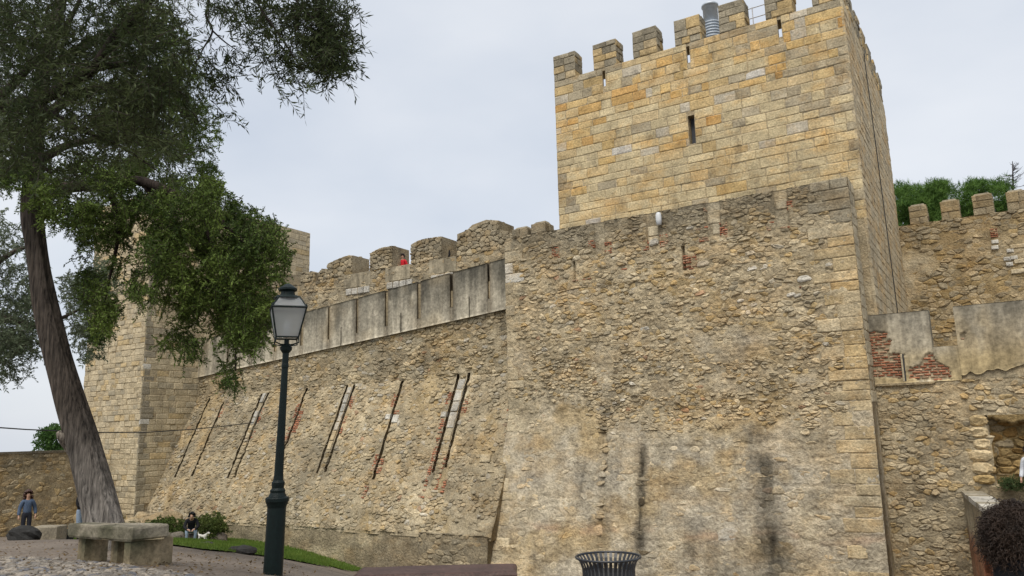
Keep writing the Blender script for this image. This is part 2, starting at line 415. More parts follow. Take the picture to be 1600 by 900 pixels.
def core(name, pn, svals, hvals, disp, colf, mat, parent, left=None, right=None, depth=.5, holes=()):
    """front surface as a displaced grid, closed behind"""
    S, H = np.meshgrid(np.array(svals, float), np.array(hvals, float))
    if left is not None or right is not None:
        a = (S-S.min())/(S.max()-S.min()); l = left(H) if left else S.min(); r = right(H) if right else S.max(); S = l+(r-l)*a
    D = disp(S, H); V = pn.pos(S, H, D).reshape(-1, 3); C = colf(S, H).reshape(-1, 3)
    nh, ns = S.shape; idx = np.arange(nh*ns).reshape(nh, ns)
    Q = np.stack([idx[:-1, :-1], idx[:-1, 1:], idx[1:, 1:], idx[1:, :-1]], -1).reshape(-1, 4)
    if len(holes):
        sc = (S[:-1, :-1]+S[1:, 1:]).ravel()/2; hc = (H[:-1, :-1]+H[1:, 1:]).ravel()/2; k_ = np.ones(len(sc), bool)
        for a, b, c, e in holes: k_ &= ~((sc > a) & (sc < b) & (hc > c) & (hc < e))
        Q = Q[k_]
    rim = np.concatenate([idx[0, :], idx[1:, -1], idx[-1, -2::-1], idx[-2:0:-1, 0]])
    B = pn.pos(S, H, np.full_like(S, 0)-depth).reshape(-1, 3)[rim]; nb = len(rim); base = len(V)
    k = np.arange(nb); Q2 = np.stack([rim, np.roll(rim, -1), base+(k+1) % nb, base+k], -1)
    V = np.concatenate([V, B]); C = np.concatenate([C, C[rim]])
    o = mesh_np(name, V, np.concatenate([Q, Q2]), mat, parent, C)
    return o
def lines(a, b, step, extra=()):
    v = list(np.linspace(a, b, max(2, int(abs(b-a)/step)+1)))
    for e in extra: v += [e-.004, e+.004]
    v = sorted(x for x in v if a-1e-6 <= x <= b+1e-6); out = [v[0]]
    for x in v[1:]:
        if x-out[-1] > .003: out.append(x)
    return out
def mix(a, b, t):
    t = np.asarray(t, float)[..., None]; return np.asarray(a)*(1-t)+np.asarray(b)*t
# ================================================================== GROUND
_cp = []
for px in (0, 130, 260):
    for t, y in ((9, 901), (11, 878), (15, 858), (20, 849), (28, 844.5), (38, 839)): _cp.append(atD(px, y, t))
for t, y in ((9, 908), (12, 889), (16, 877), (22, 867), (28, 859), (34, 853)): _cp.append(atD(420, y, t))
for t, y in ((9, 916), (14, 906), (20, 899), (27, 893), (31.5, 889)): _cp.append(atD(540, y, t))
for t, y in ((8, 962), (12, 951), (20, 942), (29, 936)): _cp.append(atD(700, y, t))
for px in (950, 1200, 1450):
    for t, y in ((7.5, 996), (12, 985), (20, 970), (25, 960)): _cp.append(atD(px, y, t))
_cp += [np.array(p, float) for p in ((0, 0, 0), (-3, 1, 0), (-2, -4, .05), (4, -4, 0), (0, 3.4, -.33), (-12, -2, .1), (-22, 0, -.4), (8, 12, -1.3), (10, 28, -3.6), (-45, 25, -2.9), (-47, 12, -2.6), (-12, 40, -3), (8, 45, -3), (-45, 42, -3))]
_cp = np.array(_cp)
def _tps(r2): return np.where(r2 > 0, .5*r2*np.log(np.maximum(r2, 1e-12)), 0)
_n = len(_cp); _r2 = ((_cp[:, None, :2]-_cp[None, :, :2])**2).sum(-1)
_A = np.zeros((_n+3, _n+3)); _A[:_n, :_n] = _tps(_r2)+np.eye(_n)*2.0; _A[:_n, _n] = 1; _A[:_n, _n+1:] = _cp[:, :2]; _A[_n, :_n] = 1; _A[_n+1:, :_n] = _cp[:, :2].T
_w = np.linalg.solve(_A, np.concatenate([_cp[:, 2], [0, 0, 0]]))
def gz(x, y):
    x = np.asarray(x, float); y = np.asarray(y, float)
    d = np.hypot(x+15, y-12); k = np.minimum(1, 38/np.maximum(d, 1e-6)); xc = -15+(x+15)*k; yc = 12+(y-12)*k
    z = np.zeros_like(x)+_w[_n]+_w[_n+1]*xc+_w[_n+2]*yc
    for i in range(_n): z = z+_w[i]*_tps((xc-_cp[i, 0])**2+(yc-_cp[i, 1])**2)
    z = np.clip(z, -5.2, .4)
    return z-np.maximum(0, d-52)*.28
gx = np.concatenate([np.linspace(-420, -60, 14), np.arange(-55, 18, .5), np.linspace(22, 390, 14)])
gy = np.concatenate([np.linspace(-390, -20, 14), np.arange(-16, 46, .5), np.linspace(52, 420, 14)])
GX, GY = np.meshgrid(gx, gy); GZ = gz(GX, GY)
GZ = GZ+(fbm(GX*1.3, GY*1.3, 4, 5)-.5)*.035
idx = np.arange(GX.size).reshape(GX.shape)
gq = np.stack([idx[:-1, :-1], idx[:-1, 1:], idx[1:, 1:], idx[1:, :-1]], -1).reshape(-1, 4)
gc = mix((.15, .122, .098), (.205, .172, .14), fbm(GX*.35, GY*.35, 4, 9)).reshape(-1, 3)
tag(mesh_np('ground', np.stack([GX, GY, GZ], -1).reshape(-1, 3), gq, M['ground'], None, gc), kind='structure')
def gpx(x, y):
    """ground point under a pixel"""
    d = ray(x, y); t = np.linspace(2, 60, 1500); P = CAM+d[None]*t[:, None]
    b = np.nonzero(P[:, 2] < gz(P[:, 0], P[:, 1]))[0]
    i = b[0] if len(b) else len(t)-1
    return P[i]

# lawn under the battered wall
def pip(x, y, poly):
    x = np.asarray(x, float); y = np.asarray(y, float); ins = np.zeros(x.shape, bool); n = len(poly)
    for i in range(n):
        x0, y0 = poly[i]; x1, y1 = poly[(i+1) % n]
        if y0 == y1: continue
        ins ^= ((y0 > y) != (y1 > y)) & (x < (x1-x0)*(y-y0)/(y1-y0)+x0)
    return ins
LAWN = [tuple(gpx(x, y)[:2]) for x, y in ((248, 852), (275, 855), (305, 859), (350, 864), (400, 869), (440, 874), (490, 884), (548, 893))]
LAWN += [(-22.4, 24.6), (-31, 24.8), (-38.5, 24.5), (-37, 19)]
lx = np.arange(-40, -14, .3); ly = np.arange(9, 25.4, .3); LX, LY = np.meshgrid(lx, ly)
ins = pip(LX+(fbm(LX, LY, 3, 3)-.5)*.9, LY+(fbm(LX, LY, 3, 8)-.5)*.9, LAWN)
hum = fbm(LX*.5, LY*.5, 3, 12)
LZ = gz(LX, LY)+.035+(fbm(LX*1.3, LY*1.3, 4, 5)-.5)*.035
idx = np.arange(LX.size).reshape(LX.shape); cell = ins[:-1, :-1] & ins[:-1, 1:] & ins[1:, 1:] & ins[1:, :-1]
lq = np.stack([idx[:-1, :-1], idx[:-1, 1:], idx[1:, 1:], idx[1:, :-1]], -1)[cell]
used, inv = np.unique(lq, return_inverse=True); inv = inv.reshape(-1, 4)
lv = np.stack([LX, LY, LZ], -1).reshape(-1, 3)[used]
lawn_cells = lq
tag(mesh_np('lawn', lv, inv, M['soil'], None, mix((.06, .11, .014), (.11, .15, .03), fbm(lv[:, 0], lv[:, 1], 3, 4))), kind='structure')
nr = np.random.default_rng(4)
fl = np.stack([LX, LY, LZ], -1).reshape(-1, 3)
ci = nr.integers(0, len(lawn_cells), 42000); a, b = nr.random((2, 42000, 1))
cq = fl[lawn_cells[ci]]; bp = (cq[:, 0]*(1-a)+cq[:, 1]*a)*(1-b)+(cq[:, 3]*(1-a)+cq[:, 2]*a)*b
bp[:, :2] += nr.normal(size=(42000, 2))*np.where(nr.random((42000, 1)) < .25, .22, .03); bp[:, 2] = gz(bp[:, 0], bp[:, 1])+.03
th = nr.random(42000)*6.283; hh = (.045+.06*nr.random(42000))*(.6+.8*fbm(bp[:, 0]*1.5, bp[:, 1]*1.5, 2, 5))
dx = np.stack([np.cos(th), np.sin(th), 0*th], -1)*.014
tip = bp+np.stack([(nr.random(42000)-.5)*.05, (nr.random(42000)-.5)*.05, hh], -1)
gv = np.stack([bp-dx, bp+dx, tip], 1).reshape(-1, 3); bcol = mix((.06, .13, .018), (.19, .25, .055), nr.random(42000)*.6+.4*fbm(bp[:, 0]*.7, bp[:, 1]*.7, 2, 77))
o = mesh_np('grass', gv, np.arange(42000*3).reshape(-1, 3), M['leaf'], None, np.repeat(bcol, 3, 0))
tag(o, 'short bright green grass on the lawn below the battered wall', 'grass', kind='stuff')

# cobbled paving, bottom left
rng = random.Random(11)
class GroundPanel:
    def pos(s, a, h, d=0.):
        a = np.asarray(a, float); h = np.asarray(h, float); d = np.asarray(d, float)+np.zeros_like(a)
        return np.stack([a, h, gz(a, h)+.006+d], -1)
GP = GroundPanel()
_edge = [(-30, 874), (60, 875), (120, 878), (190, 886), (240, 889), (262, 893), (300, 899), (330, 906), (360, 950), (-30, 950)]
def on_cobbles(x, y):
    q = prj([(x, y, float(gz(x, y)))])[0]
    return bool(pip(q[0], q[1]+(fbm(x*2, y*2, 2, 6)-.5)*8, _edge)) and -30 < q[0] < 420 and q[1] < 945
pcs = []
for poly in voronoi(-13.5, -5.5, 2.8, 8.6, .15, .115, rng, .25, .05, on_cobbles):
    c = mix((.18, .16, .135), (.31, .265, .21), rng.random()); c = c*rng.uniform(.7, 1.15)
    if rng.random() < .15: c = np.array((.13, .13, .14))
    pcs.append(stone(poly, GP, rng.uniform(.012, .028), .012, c, rng))
pave = MB()
cx = [q for q in _edge]
bx = np.arange(-13.5, -5.4, .25); by = np.arange(2.8, 8.7, .25); BX, BY = np.meshgrid(bx, by)
msk = np.array([[on_cobbles(x, y) for x, y in zip(r1, r2)] for r1, r2 in zip(BX, BY)])
idx = np.arange(BX.size).reshape(BX.shape); cell = msk[:-1, :-1] & msk[:-1, 1:] & msk[1:, 1:] & msk[1:, :-1]
pv = np.stack([BX, BY, gz(BX, BY)+.012], -1).reshape(-1, 3)
pave = mesh_np('cobbled_paving', pv, np.stack([idx[:-1, :-1], idx[:-1, 1:], idx[1:, 1:], idx[1:, :-1]], -1)[cell], M['ground'], None, np.tile((.16, .13, .10), (len(pv), 1)))
tag(pave, kind='structure')
emit(pave, pcs, M['cobble'], 'cobble', 290, 8, 'small_cobbles')

# ================================================================== FRONT TOWER
XL, XR, YT, YB = -14.52, -3.08, 27.0, 38.0
SILL, ROOF = 16.2, 15.3
rng = random.Random(3)
tower = thing('castle_tower', 'tall square ochre ashlar tower with battlements rising above the rubble bastion', 'tower', ((XL+XR)/2, (YT+YB)/2, -4))
mb = MB(); mc = mix(TAN, PALE, .4)*.82
W0, W1, WZ0, WZ1 = -8.85, -8.60, 12.14, 13.27
i = .016
mb.box(XL+i, XR-i, YT+.6, YB-i, -4.5, ROOF, mc)
for b in ((XL+i, W0, -4.5, ROOF), (W1, XR-i, -4.5, ROOF), (W0, W1, -4.5, WZ0), (W0, W1, WZ1, ROOF)): mb.box(b[0], b[1], YT+i, YT+.6, b[2], b[3], mc)
SL = [-12.22, -8.66, -5.24]; sw = .065
xs = [XL+i]+[q for s in SL for q in (s-sw, s+sw)]+[XR-i]
xs2 = [XL+i]+[q for s in SL for q in (s-.55, s+.25)]+[XR-i]                  # splayed behind the slits
for k in range(0, len(xs), 2): mb.box(xs[k], xs[k+1], YT+i, YT+.13, ROOF, SILL-.02, mc); mb.box(xs2[k], xs2[k+1], YT+.13, YT+.75, ROOF, SILL-.02, mc)
for s in SL:
    mb.box(s-sw, s+sw, YT+i+.004, YT+.13, ROOF, 15.40, mc); mb.box(s-sw, s+sw, YT+i+.004, YT+.13, SILL-.12, SILL-.022, mc)
    mb.box(s-.55, s+.25, YT+.13, YT+.746, ROOF, 15.40, mc); mb.box(s-.55, s+.25, YT+.13, YT+.746, SILL-.12, SILL-.022, mc)
mb.box(XR-.75, XR-i, YT+.75, YB-.75, ROOF, SILL-.02, mc); mb.box(XL+i, XL+.75, YT+.75, YB-.75, ROOF, SILL-.02, mc); mb.box(XL+i, XR-i, YB-.75, YB-i, ROOF, SILL-.02, mc)
mb.build('core', M['mortar'], tower)
sh = MB(); sh.box(W0-.003, W1+.003, YT+.36, YT+.42, WZ0-.003, WZ1+.003, (.05, .055, .065)); sh.build('window', M['dark_void'], tower)  # dark sheet standing in for the shade inside the window
TF = Panel((XL, YT, 0), (1, 0, 0))
def tower_col(s, h):
    q = rng.random(); top = sstep(11.8, 14.5, h); n = float(fbm(s*.35, h*.5, 3, 21)); lf = 1-s/11.4
    base = np.array((.54, .445, .265))*.95; OC = np.array((.50, .33, .11)); OR = np.array((.50, .265, .065))
    if q < .16+.5*top*(.4+n): base = mix(OC, PALE, .1+.5*rng.random())*1.03
    if q < (.0+.16*top)*(.4+n)*(.6+.5*lf): base = mix(OR, OC, .1+.5*rng.random())*.97
    if .82 < q < .90: base = mix(GREY, PALE, .3*rng.random())*.88
    if .90 < q < .95: base = mix(np.array((.45, .42, .36)), PALE, .3)
    if .95 < q < .975: base = np.array((.50, .485, .45))
    if s > 9.2 and 12.2 < h < 15.3 and rng.random() < .5: base = mix(GREY, TAN, .3)*.95
    if s > 7.5 and 12.6 < h < 13.6 and rng.random() < .6: base = GREY*1.15
    if s < .8 and h < 13 and rng.random() < .45: base = GREY*.9
    if h > 15.5 and rng.random() < .3: base = GREY*.85
    base = base*(1-.28*float(sstep(.55, .75, fbm(s*.5+3, h*.9, 3, 55))))
    return mix(base, mix(PALE, OCHRE, .3)*.95, .24)*rng.uniform(.9, 1.07)
holes = [(W0-XL, W1-XL, WZ0, WZ1)]+[(s-sw-XL, s+sw-XL, 15.40, 16.08) for s in SL]
pcs = []
for a, b, c, d, r in ashlar(0, XR-XL, 8.3, SILL, (.27, .42), (.38, 1.2), rng, holes):
    cc = tower_col((a+b)/2, (c+d)/2)
    pcs.append(stone(rect(a, b, c, d), TF, rng.uniform(-.008, .014), .006, cc, rng, True))
TS = Panel((XR, YT, 0), (0, 1, 0), (0, 0, 1), (1, 0, 0))
seam = lambda h: 4.6+(15-h)*.13
side = []
for a, b, c, d, r in ashlar(0, YB-YT, 4.6, SILL, (.27, .38), (.5, 1.3), rng):
    sm = seam((c+d)/2)
    for x0, x1 in ((a, min(b, sm-.07)), (max(a, sm+.07), b)):
        if x1-x0 > .08:
            cc = mix(PALE, GREY, rng.random()*.6) if rng.random() < .85 else mix(OCHRE, PALE, .5)
            if x0 < .9 and c < 9: cc = GREY
            side.append(stone(rect(x0, x1, c, d), TS, rng.uniform(.0, .003), .003, mix(cc, mix(PALE, TAN, .5)*.95, .7)*rng.uniform(.94, 1.04), rng, True))
emit(tower, pcs+side, M['tower_ashlar'], 'ashlar_block', 295, 20, 'small_blocks')
def merlon(root, x0, x1, y0, y1, z0, z1, rng, colf, sidex=True, mat='ashlar', lean=.0):
    """box merlon with a hipped cap, faced with blocks on the front and on the side we see"""
    m = MB(); e = .03; zc = z1-.16
    m.add([(x0+e, y0+e, z0-.02), (x1-e, y0+e, z0-.02), (x1-e, y1-e, z0-.02), (x0+e, y1-e, z0-.02), (x0+e, y0+e, zc), (x1-e, y0+e, zc), (x1-e, y1-e, zc), (x0+e, y1-e, zc),
           (x0+.12, y0+.22, z1), (x1-.12, y0+.22, z1), (x1-.12, y1-.22, z1), (x0+.12, y1-.22, z1)],
          [(0, 1, 5, 4), (1, 2, 6, 5), (2, 3, 7, 6), (3, 0, 4, 7), (4, 5, 9, 8), (5, 6, 10, 9), (6, 7, 11, 10), (7, 4, 8, 11), (8, 9, 10, 11), (3, 2, 1, 0)], GREY*.8)
    o = m.build('merlon', M['mortar'], root)
    p = []; f = Panel((x0, y0, 0), (1, 0, 0)); g = Panel((x1, y0, 0), (0, 1, 0), (0, 0, 1), (1, 0, 0))
    for a, b, c, d, r in ashlar(0, x1-x0, z0, zc+.05, (.24, .36), (.38, .75), rng):
        p.append(stone(rect(a, b, c, d), f, rng.uniform(-.005, .03), .01, colf((a+b)/2+x0-XL, (c+d)/2), rng, True))
    for a, b, c, d, r in ashlar(0, y1-y0, z0, zc+.05, (.24, .36), (.38, .7), rng):
        p.append(stone(rect(a, b, c, d), g, rng.uniform(-.005, .03), .01, colf((a+b)/2+x0-XL, (c+d)/2)*.95, rng, True))
    for q in p:
        if q is not None: mesh_obj('block', q[1], q[2], M[mat], o, np.tile(q[3], (len(q[1]), 1)))
    return o
def mcol(s, h):
    return (GREY*rng.uniform(.6, .95)) if rng.random() < (.45+.35*(h > 16.9)) else mix(TAN, OCHRE, rng.random())*rng.uniform(.8, 1.05)
for x0, x1 in ((XL, -13.5), (-12.66, -11.62), (-10.9, -9.88), (-9.15, -8.12), (-7.40, -6.44), (-5.70, -4.74), (-4.08, XR)):
    merlon(tower, x0, x1, YT, YT+.72, SILL, 17.42+rng.uniform(-.05, .06), rng, mcol)
for k in range(6):
    y0 = 28.6+k*1.62
    merlon(tower, XR-.7, XR, y0, y0+.95, SILL, 17.4+rng.uniform(-.05, .05), rng, mcol)
for k in range(6):
    x0 = XL+.3+k*1.9; merlon(tower, x0, x0+1, YB-.7, YB, SILL, 17.4, random.Random(k), lambda s, h: GREY)

m = MB(); m.tube([(XR+.035, YT+seam(h), h) for h in (16.0, 14, 12, 10, 8, 6, 4.6)], [.017]*7, 6, (.03, .028, .025)); m.build('seam_tube', M['cable'], tower)  # dark tube added along the side seam to draw its dark line
# tank and railing up on the tower roof
tk = onY(1113, 60, 29.4)
tank = thing('roof_tank', 'grey ribbed cylindrical tank behind the battlements of the tall tower', 'tank', (tk[0], tk[1], ROOF))
z = ROOF+.75
m = MB(); m.lathe([(.36, z-.75), (.36, z+1.9)], (tk[0], tk[1], 0), 28); m.build('drum', M['zinc_dark'], tank, True)
for k in range(9):
    m = MB(); zz = z+.9+k*.125; m.lathe([(.36, zz), (.395, zz+.015), (.395, zz+.05), (.36, zz+.065)], (tk[0], tk[1], 0), 28); m.build('ring', M['zinc'], tank)
m = MB(); m.lathe([(.30, z+1.9), (.30, z+2.72), (.345, z+2.72), (.345, z+2.80), (.30, z+2.84), (.0, z+2.9)], (tk[0], tk[1], 0), 28); m.build('cap', M['zinc'], tank, True)
rl = thing('roof_railing', 'thin metal guard railing behind the battlements of the tall tower', 'railing', (-5.6, 28.6, ROOF))
for x in (-6.5, -5.9, -5.1):
    m = MB(); m.tube([(x, 28.6, ROOF), (x, 28.6, 17.75)], [.02, .02], 6); m.build('post', M['steel'], rl)
for zz in (17.3, 17.72):
    m = MB(); m.tube([(-6.7, 28.6, zz), (-4.9, 28.6, zz)], [.018, .018], 6); m.build('rail', M['steel'], rl)
m = MB(); m.tube([(-5.9, 28.6, 16.1), (-5.1, 28.6, 17.3)], [.016, .016], 6); m.build('brace', M['steel'], rl)

# ================================================================== BASTION
rng = random.Random(5)
BX0, BX1, BY = -16.55, -3.4, 26.0; BW = BX1-BX0; BT = 9.5
bastion = thing('rubble_bastion', 'broad weathered rubble bastion in front of the tall tower with bricked-up battlements', 'bastion', ((BX0+BX1)/2, 26.5, -5))
BF = Panel((BX0, BY, 0), (1, 0, 0), bulge=lambda s, h: np.maximum(0, 2.3-np.asarray(h))*(.31-.25*np.clip(np.asarray(s)/BW, 0, 1)))
def bpx(x, y): return BF.px(x, y)
def R8(x0, y0, x1, y1):
    a = bpx(860+x0/3.077, 280+y1/3.077); b = bpx(860+x1/3.077, 280+y0/3.077); return (a[0], b[0], min(a[1], b[1]), max(a[1], b[1]))
BRK = [R8(*q) for q in ((8, 322, 44, 385), (182, 292, 214, 335), (262, 302, 295, 362), (447, 295, 473, 345), (527, 262, 566, 328), (640, 362, 702, 440), (716, 276, 762, 304), (736, 140, 752, 158), (737, 220, 762, 236),
        (816, 208, 850, 284), (1040, 205, 1076, 250), (1078, 222, 1150, 245), (1137, 98, 1165, 150), (332, 420, 370, 450), (462, 432, 572, 448), (1100, 512, 1206, 536), (104, 470, 205, 494), (262, 235, 292, 250))]
STRIP = []
for x0, x1, y0, y1 in ((216, 259, 200, 362), (468, 516, 160, 320), (757, 812, 112, 272), (1086, 1138, 82, 232)):
    r_ = R8(x0, y0, x1, y1); STRIP.append((r_[0], r_[1], r_[2], BT))
SLIT = [R8(113, 395, 119, 495), R8(636, 318, 645, 440)]
WST = [R8(*q) for q in ((653, 219, 697, 246), (1185, 456, 1256, 500), (896, 570, 936, 596), (950, 590, 1000, 620), (945, 410, 996, 446), (1005, 405, 1045, 440), (475, 280, 522, 325), (1135, 540, 1180, 570), (705, 385, 765, 425), (1170, 545, 1208, 572), (428, 705, 480, 735))]
WST += [(*bpx(1130, 842), *bpx(1168, 822))]
WST = [(min(a, b), max(a, b), min(c, d), max(c, d)) if False else (a, b, c, d) for a, b, c, d in WST]
q0 = bpx(1130, 842); q1 = bpx(1168, 822); WST[-1] = (q0[0], q1[0], q0[1], q1[1])
QR = []; h = -4.8; r = 0                                 # quoins on the right corner
while h < BT-.05:
    c = rng.uniform(.30, .46); w = (.75 if r % 2 else 1.25)*rng.uniform(.85, 1.15)
    c = min(c, BT-h) if BT-h-c < .2 else c
    if w > 1 and rng.random() < .6: QR += [(BW-w, BW-w*.48, h, h+c), (BW-w*.48, BW, h, h+c)]
    else: QR.append((BW-w, BW, h, h+c))
    h += c; r += 1
QL = []; h = -4.8; r = 0
while h < 9:
    c = rng.uniform(.3, .5); w = (.42 if r % 2 else .8)*rng.uniform(.8, 1.2); QL.append((0, w, h, h+c)); h += c; r += 1
def quoin_w(h):
    for a, b, c, d in QR:
        if c <= h < d: return min(a for (a, b, c2, d2) in QR if c2 <= h < d2)
    return BW
def quoin_l(h):
    for a, b, c, d in QL:
        if c <= h < d: return b
    return 0
def plaster(s, h):
    """0 = bare rubble, 1 = stones buried in render"""
    n = fbm(s*.45, h*.45, 4, 31)
    low = 1-sstep(.6, 3.6, h+(n-.5)*4.5+(fbm(s*1.7, h*1.9, 3, 32)-.5)*1.8)
    p1 = sstep(.55, .8, n)*sstep(2.3, 3.2, h)*(1-sstep(4.6, 5.4, h))
    x, y = 9.0, 4.35
    p2 = np.exp(-(((s-x)/1.6)**2+((h-y)/.55)**2)**2)
    return np.clip(np.maximum(np.maximum(low*.97, p1*.8), p2*.95), 0, 1)
STAIN = []
for x, y0, y1, w, k in ((1008, 690, 875, 8, .66), (1195, 705, 905, 14, .56), (918, 712, 800, 8, .38), (948, 600, 880, 7, .25), (1178, 655, 720, 9, .3), (1035, 690, 730, 9, .3), (1090, 840, 890, 8, .4), (865, 850, 900, 6, .25), (1215, 800, 900, 14, .45)):
    a = bpx(x, y0); b = bpx(x, y1); STAIN.append((a[0], a[1], b[1], w/1207*29, k))
def stain(s, h):
    m = np.ones_like(np.asarray(s, float))
    wob = (fbm(np.asarray(h)*.8, np.asarray(s)*0+3, 3, 8)-.5)*.16
    for c, t, b, w, k in STAIN:
        d = np.exp(-np.abs((s-c-wob*(t-h)/(t-b+.01)*.8)/w/1.1)**2.4)*sstep(b-.5, b+1.0, h)*(1-sstep(t-.25, t+.1, h))
        m = m*(1-np.clip(k*1.1*d*(.62+.55*sstep(.3, .68, fbm(np.asarray(s)*8+c, np.asarray(h)*1.6, 4, 40))), 0, .82))
    return m
def bcol_core(S, H):
    n = fbm(S*.5, H*.5, 4, 61); n2 = fbm(S*2, H*2.6, 4, 62)
    c = mix(TAN*.94, PALE*.94, n2)
    c = mix(c, mix(mix(PALE, TAN, .35)*.98, WHITE*.72, fbm(S*.9, H*.9, 3, 63))*1.1, plaster(S, H)*.75)
    c = mix(c, OCHRE*.85, sstep(.52, .75, fbm(S*.8+9, H*.9, 4, 64))*.55)
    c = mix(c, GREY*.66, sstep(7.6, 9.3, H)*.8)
    c = mix(c, BRICK*.6+PALE*.5, np.exp(-((H+1.75)/.16)**2)*sstep(.45, .65, fbm(S*1.3, H*2, 3, 70))*.55)
    c = mix(c, GREY*.75, (1-sstep(-3.2, -1.2, H))*sstep(.42, .68, fbm(S*.7, H*.25, 4, 65))*.75)
    c = mix(c, PALE*1.08, (1-sstep(-3.0, -2.3, H))*sstep(.5, .6, fbm(S*.9+4, H*.4, 3, 66))*.7)
    return c*stain(S, H)[..., None]
def bdisp(S, H):
    p = plaster(S, H); n = fbm(S*2.2, H*2.6, 5, 67)-.5; n3 = fbm(S*7, H*9, 3, 68)-.5
    d = .012*(1-p)+.02*p+n*(.10-.04*p)+n3*.08*(1-.15*p)+(fbm(S*15, H*19, 2, 78)-.5)*.035
    crs = np.abs(((H*2.3+(fbm(S*.3, H*0, 2, 69)-.5)*.5) % 1)-.5)
    d = d-p*.028*np.exp(-(crs/.05)**2)*sstep(.42, .55, fbm(S*1.1, H*1.1, 3, 72))
    gul = np.exp(-((S-bpx(948, 700)[0]+(fbm(H, H*0, 3, 7)-.5)*.3)/.1)**2)*sstep(-3, -1.5, H)*(1-sstep(2, 2.8, H))
    d = d-gul*.11
    edge = sstep(BW-.7, BW-.1, S)*.0
    for a, b, c, e in SLIT: d = np.where((S > a) & (S < b) & (H > c) & (H < e), -.35, d)
    for a, b, c, e in STRIP: d = np.where((S > a) & (S < b) & (H > c), -.06+n3*.02, d)
    return d
ex = [q for a, b, c, d in SLIT for q in (a, b)]+[q for a in STRIP for q in a[:2]]
ey = [q for a, b, c, d in SLIT for q in (c, d)]+[a[2] for a in STRIP]
def bcolf(S, H):
    c = bcol_core(S, H)
    for a, b, y0, y1 in STRIP: c = np.where(((S > a) & (S < b) & (H > y0))[..., None], mix(PALE*.82, GREY*1.05, fbm(S*3, H*2, 3, 75)), c)
    return c
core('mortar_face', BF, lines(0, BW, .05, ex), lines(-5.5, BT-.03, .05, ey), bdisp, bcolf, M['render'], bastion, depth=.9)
m = MB(); m.box(BX0+.05, BX1-.03, 26.2, 27.6, -5.5, BT-.04, TAN*.7); m.build('core', M['mortar'], bastion)
def inr(s, h, rects, e=0.):
    for a, b, c, d in rects:
        if a-e < s < b+e and c-e < h < d+e: return True
    return False
def free(s, h): return 0 <= s < quoin_w(h) and s > quoin_l(h)*.9 and not inr(s, h, BRK, .04) and not inr(s, h, STRIP, .02) and not inr(s, h, SLIT, .05) and not inr(s, h, WST, .04)
pcs = []
def rub_col(s, h, n, cc0, st):
    q = rng.random()
    c = mix(TAN, PALE, rng.random())
    if q < .10+.30*max(0, n-.45)*2: c = OCHRE*.95
    if .6 < q < .72: c = GREY*1.05
    if .72 < q < .765: c = mix(WHITE, PALE, rng.random())*1.02
    if .75 < q < .76: c = BRICK*.7+TAN*.3
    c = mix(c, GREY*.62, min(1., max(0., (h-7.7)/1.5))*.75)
    return mix(c, cc0*1.06, .3)*rng.uniform(.8, 1.16)*st
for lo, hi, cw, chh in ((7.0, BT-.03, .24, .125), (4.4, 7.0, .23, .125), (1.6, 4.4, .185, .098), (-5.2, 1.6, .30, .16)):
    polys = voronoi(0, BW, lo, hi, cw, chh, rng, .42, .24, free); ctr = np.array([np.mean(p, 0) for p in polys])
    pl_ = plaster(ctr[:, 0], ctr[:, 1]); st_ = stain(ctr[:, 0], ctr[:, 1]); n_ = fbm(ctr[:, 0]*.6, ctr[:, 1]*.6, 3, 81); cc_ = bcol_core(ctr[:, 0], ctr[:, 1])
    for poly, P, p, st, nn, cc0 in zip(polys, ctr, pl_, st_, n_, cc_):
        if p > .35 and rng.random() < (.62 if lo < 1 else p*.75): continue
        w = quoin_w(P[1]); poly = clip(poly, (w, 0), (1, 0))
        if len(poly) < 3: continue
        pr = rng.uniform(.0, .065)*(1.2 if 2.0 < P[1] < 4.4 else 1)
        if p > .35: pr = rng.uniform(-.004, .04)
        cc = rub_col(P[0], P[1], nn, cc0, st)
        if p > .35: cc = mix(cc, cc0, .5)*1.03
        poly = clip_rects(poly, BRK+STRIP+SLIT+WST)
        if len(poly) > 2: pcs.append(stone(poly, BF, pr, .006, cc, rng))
for a, b, c, d in QR:
    if d < 2.2 and rng.random() < .35: continue
    cc = mix(PALE, OCHRE, rng.random()*.75)*rng.uniform(.82, 1.0)
    if d > 8.3: cc = GREY*rng.uniform(.75, 1.0)
    if 8.0 < d < 8.42 : cc = WHITE*.95
    if c < 2.2: cc = mix(cc, PALE*.85, .5)
    pcs.append(stone(rect(a, b, c, d), BF, (.04 if c > 2.2 else .03)+rng.uniform(-.01, .02), .011, cc, rng, True))
for a, b, c, d in QL:
    if rng.random() < (.3 if d < 5.6 else .5) and d < 7.5: continue
    cc = (PALE*.95 if d < 6 else mix(PALE, GREY, .75))*rng.uniform(.8, 1.05)
    if 7.9 < d < 8.6 and rng.random() < .5: cc = WHITE
    pcs.append(stone(rect(a, b, c, d), BF, .03+rng.uniform(-.01, .02), .012, cc, rng, True))
for a, b, c, d in STRIP:
    for x0, x1, y0, y1, r in ashlar(a+.02, b-.02, c, BT-.35, (.25, .42), (.4, .6), rng):
        if rng.random() < .55: pcs.append(stone(rect(x0, x1, y0, y1), BF, -.02, .012, mix(PALE*.95, GREY, rng.random()*.7), rng, True))
for a, b, c, d in WST:
    if d-c < .02 or b-a < .02: continue
    P = [(a+.1*(b-a), c), (b-.15*(b-a), c+.03), (b, (c+d)/2), (b-.2*(b-a), d), (a+.2*(b-a), d-.02), (a, (c+d)/2)]
    pcs.append(stone(P, BF, .045, .008, mix(WHITE, PALE, .45*rng.random())*rng.uniform(.75, 1.0), rng))
emit(bastion, pcs, M['rubble'], 'stone', 290, 55, 'small_stones')
bp_ = []
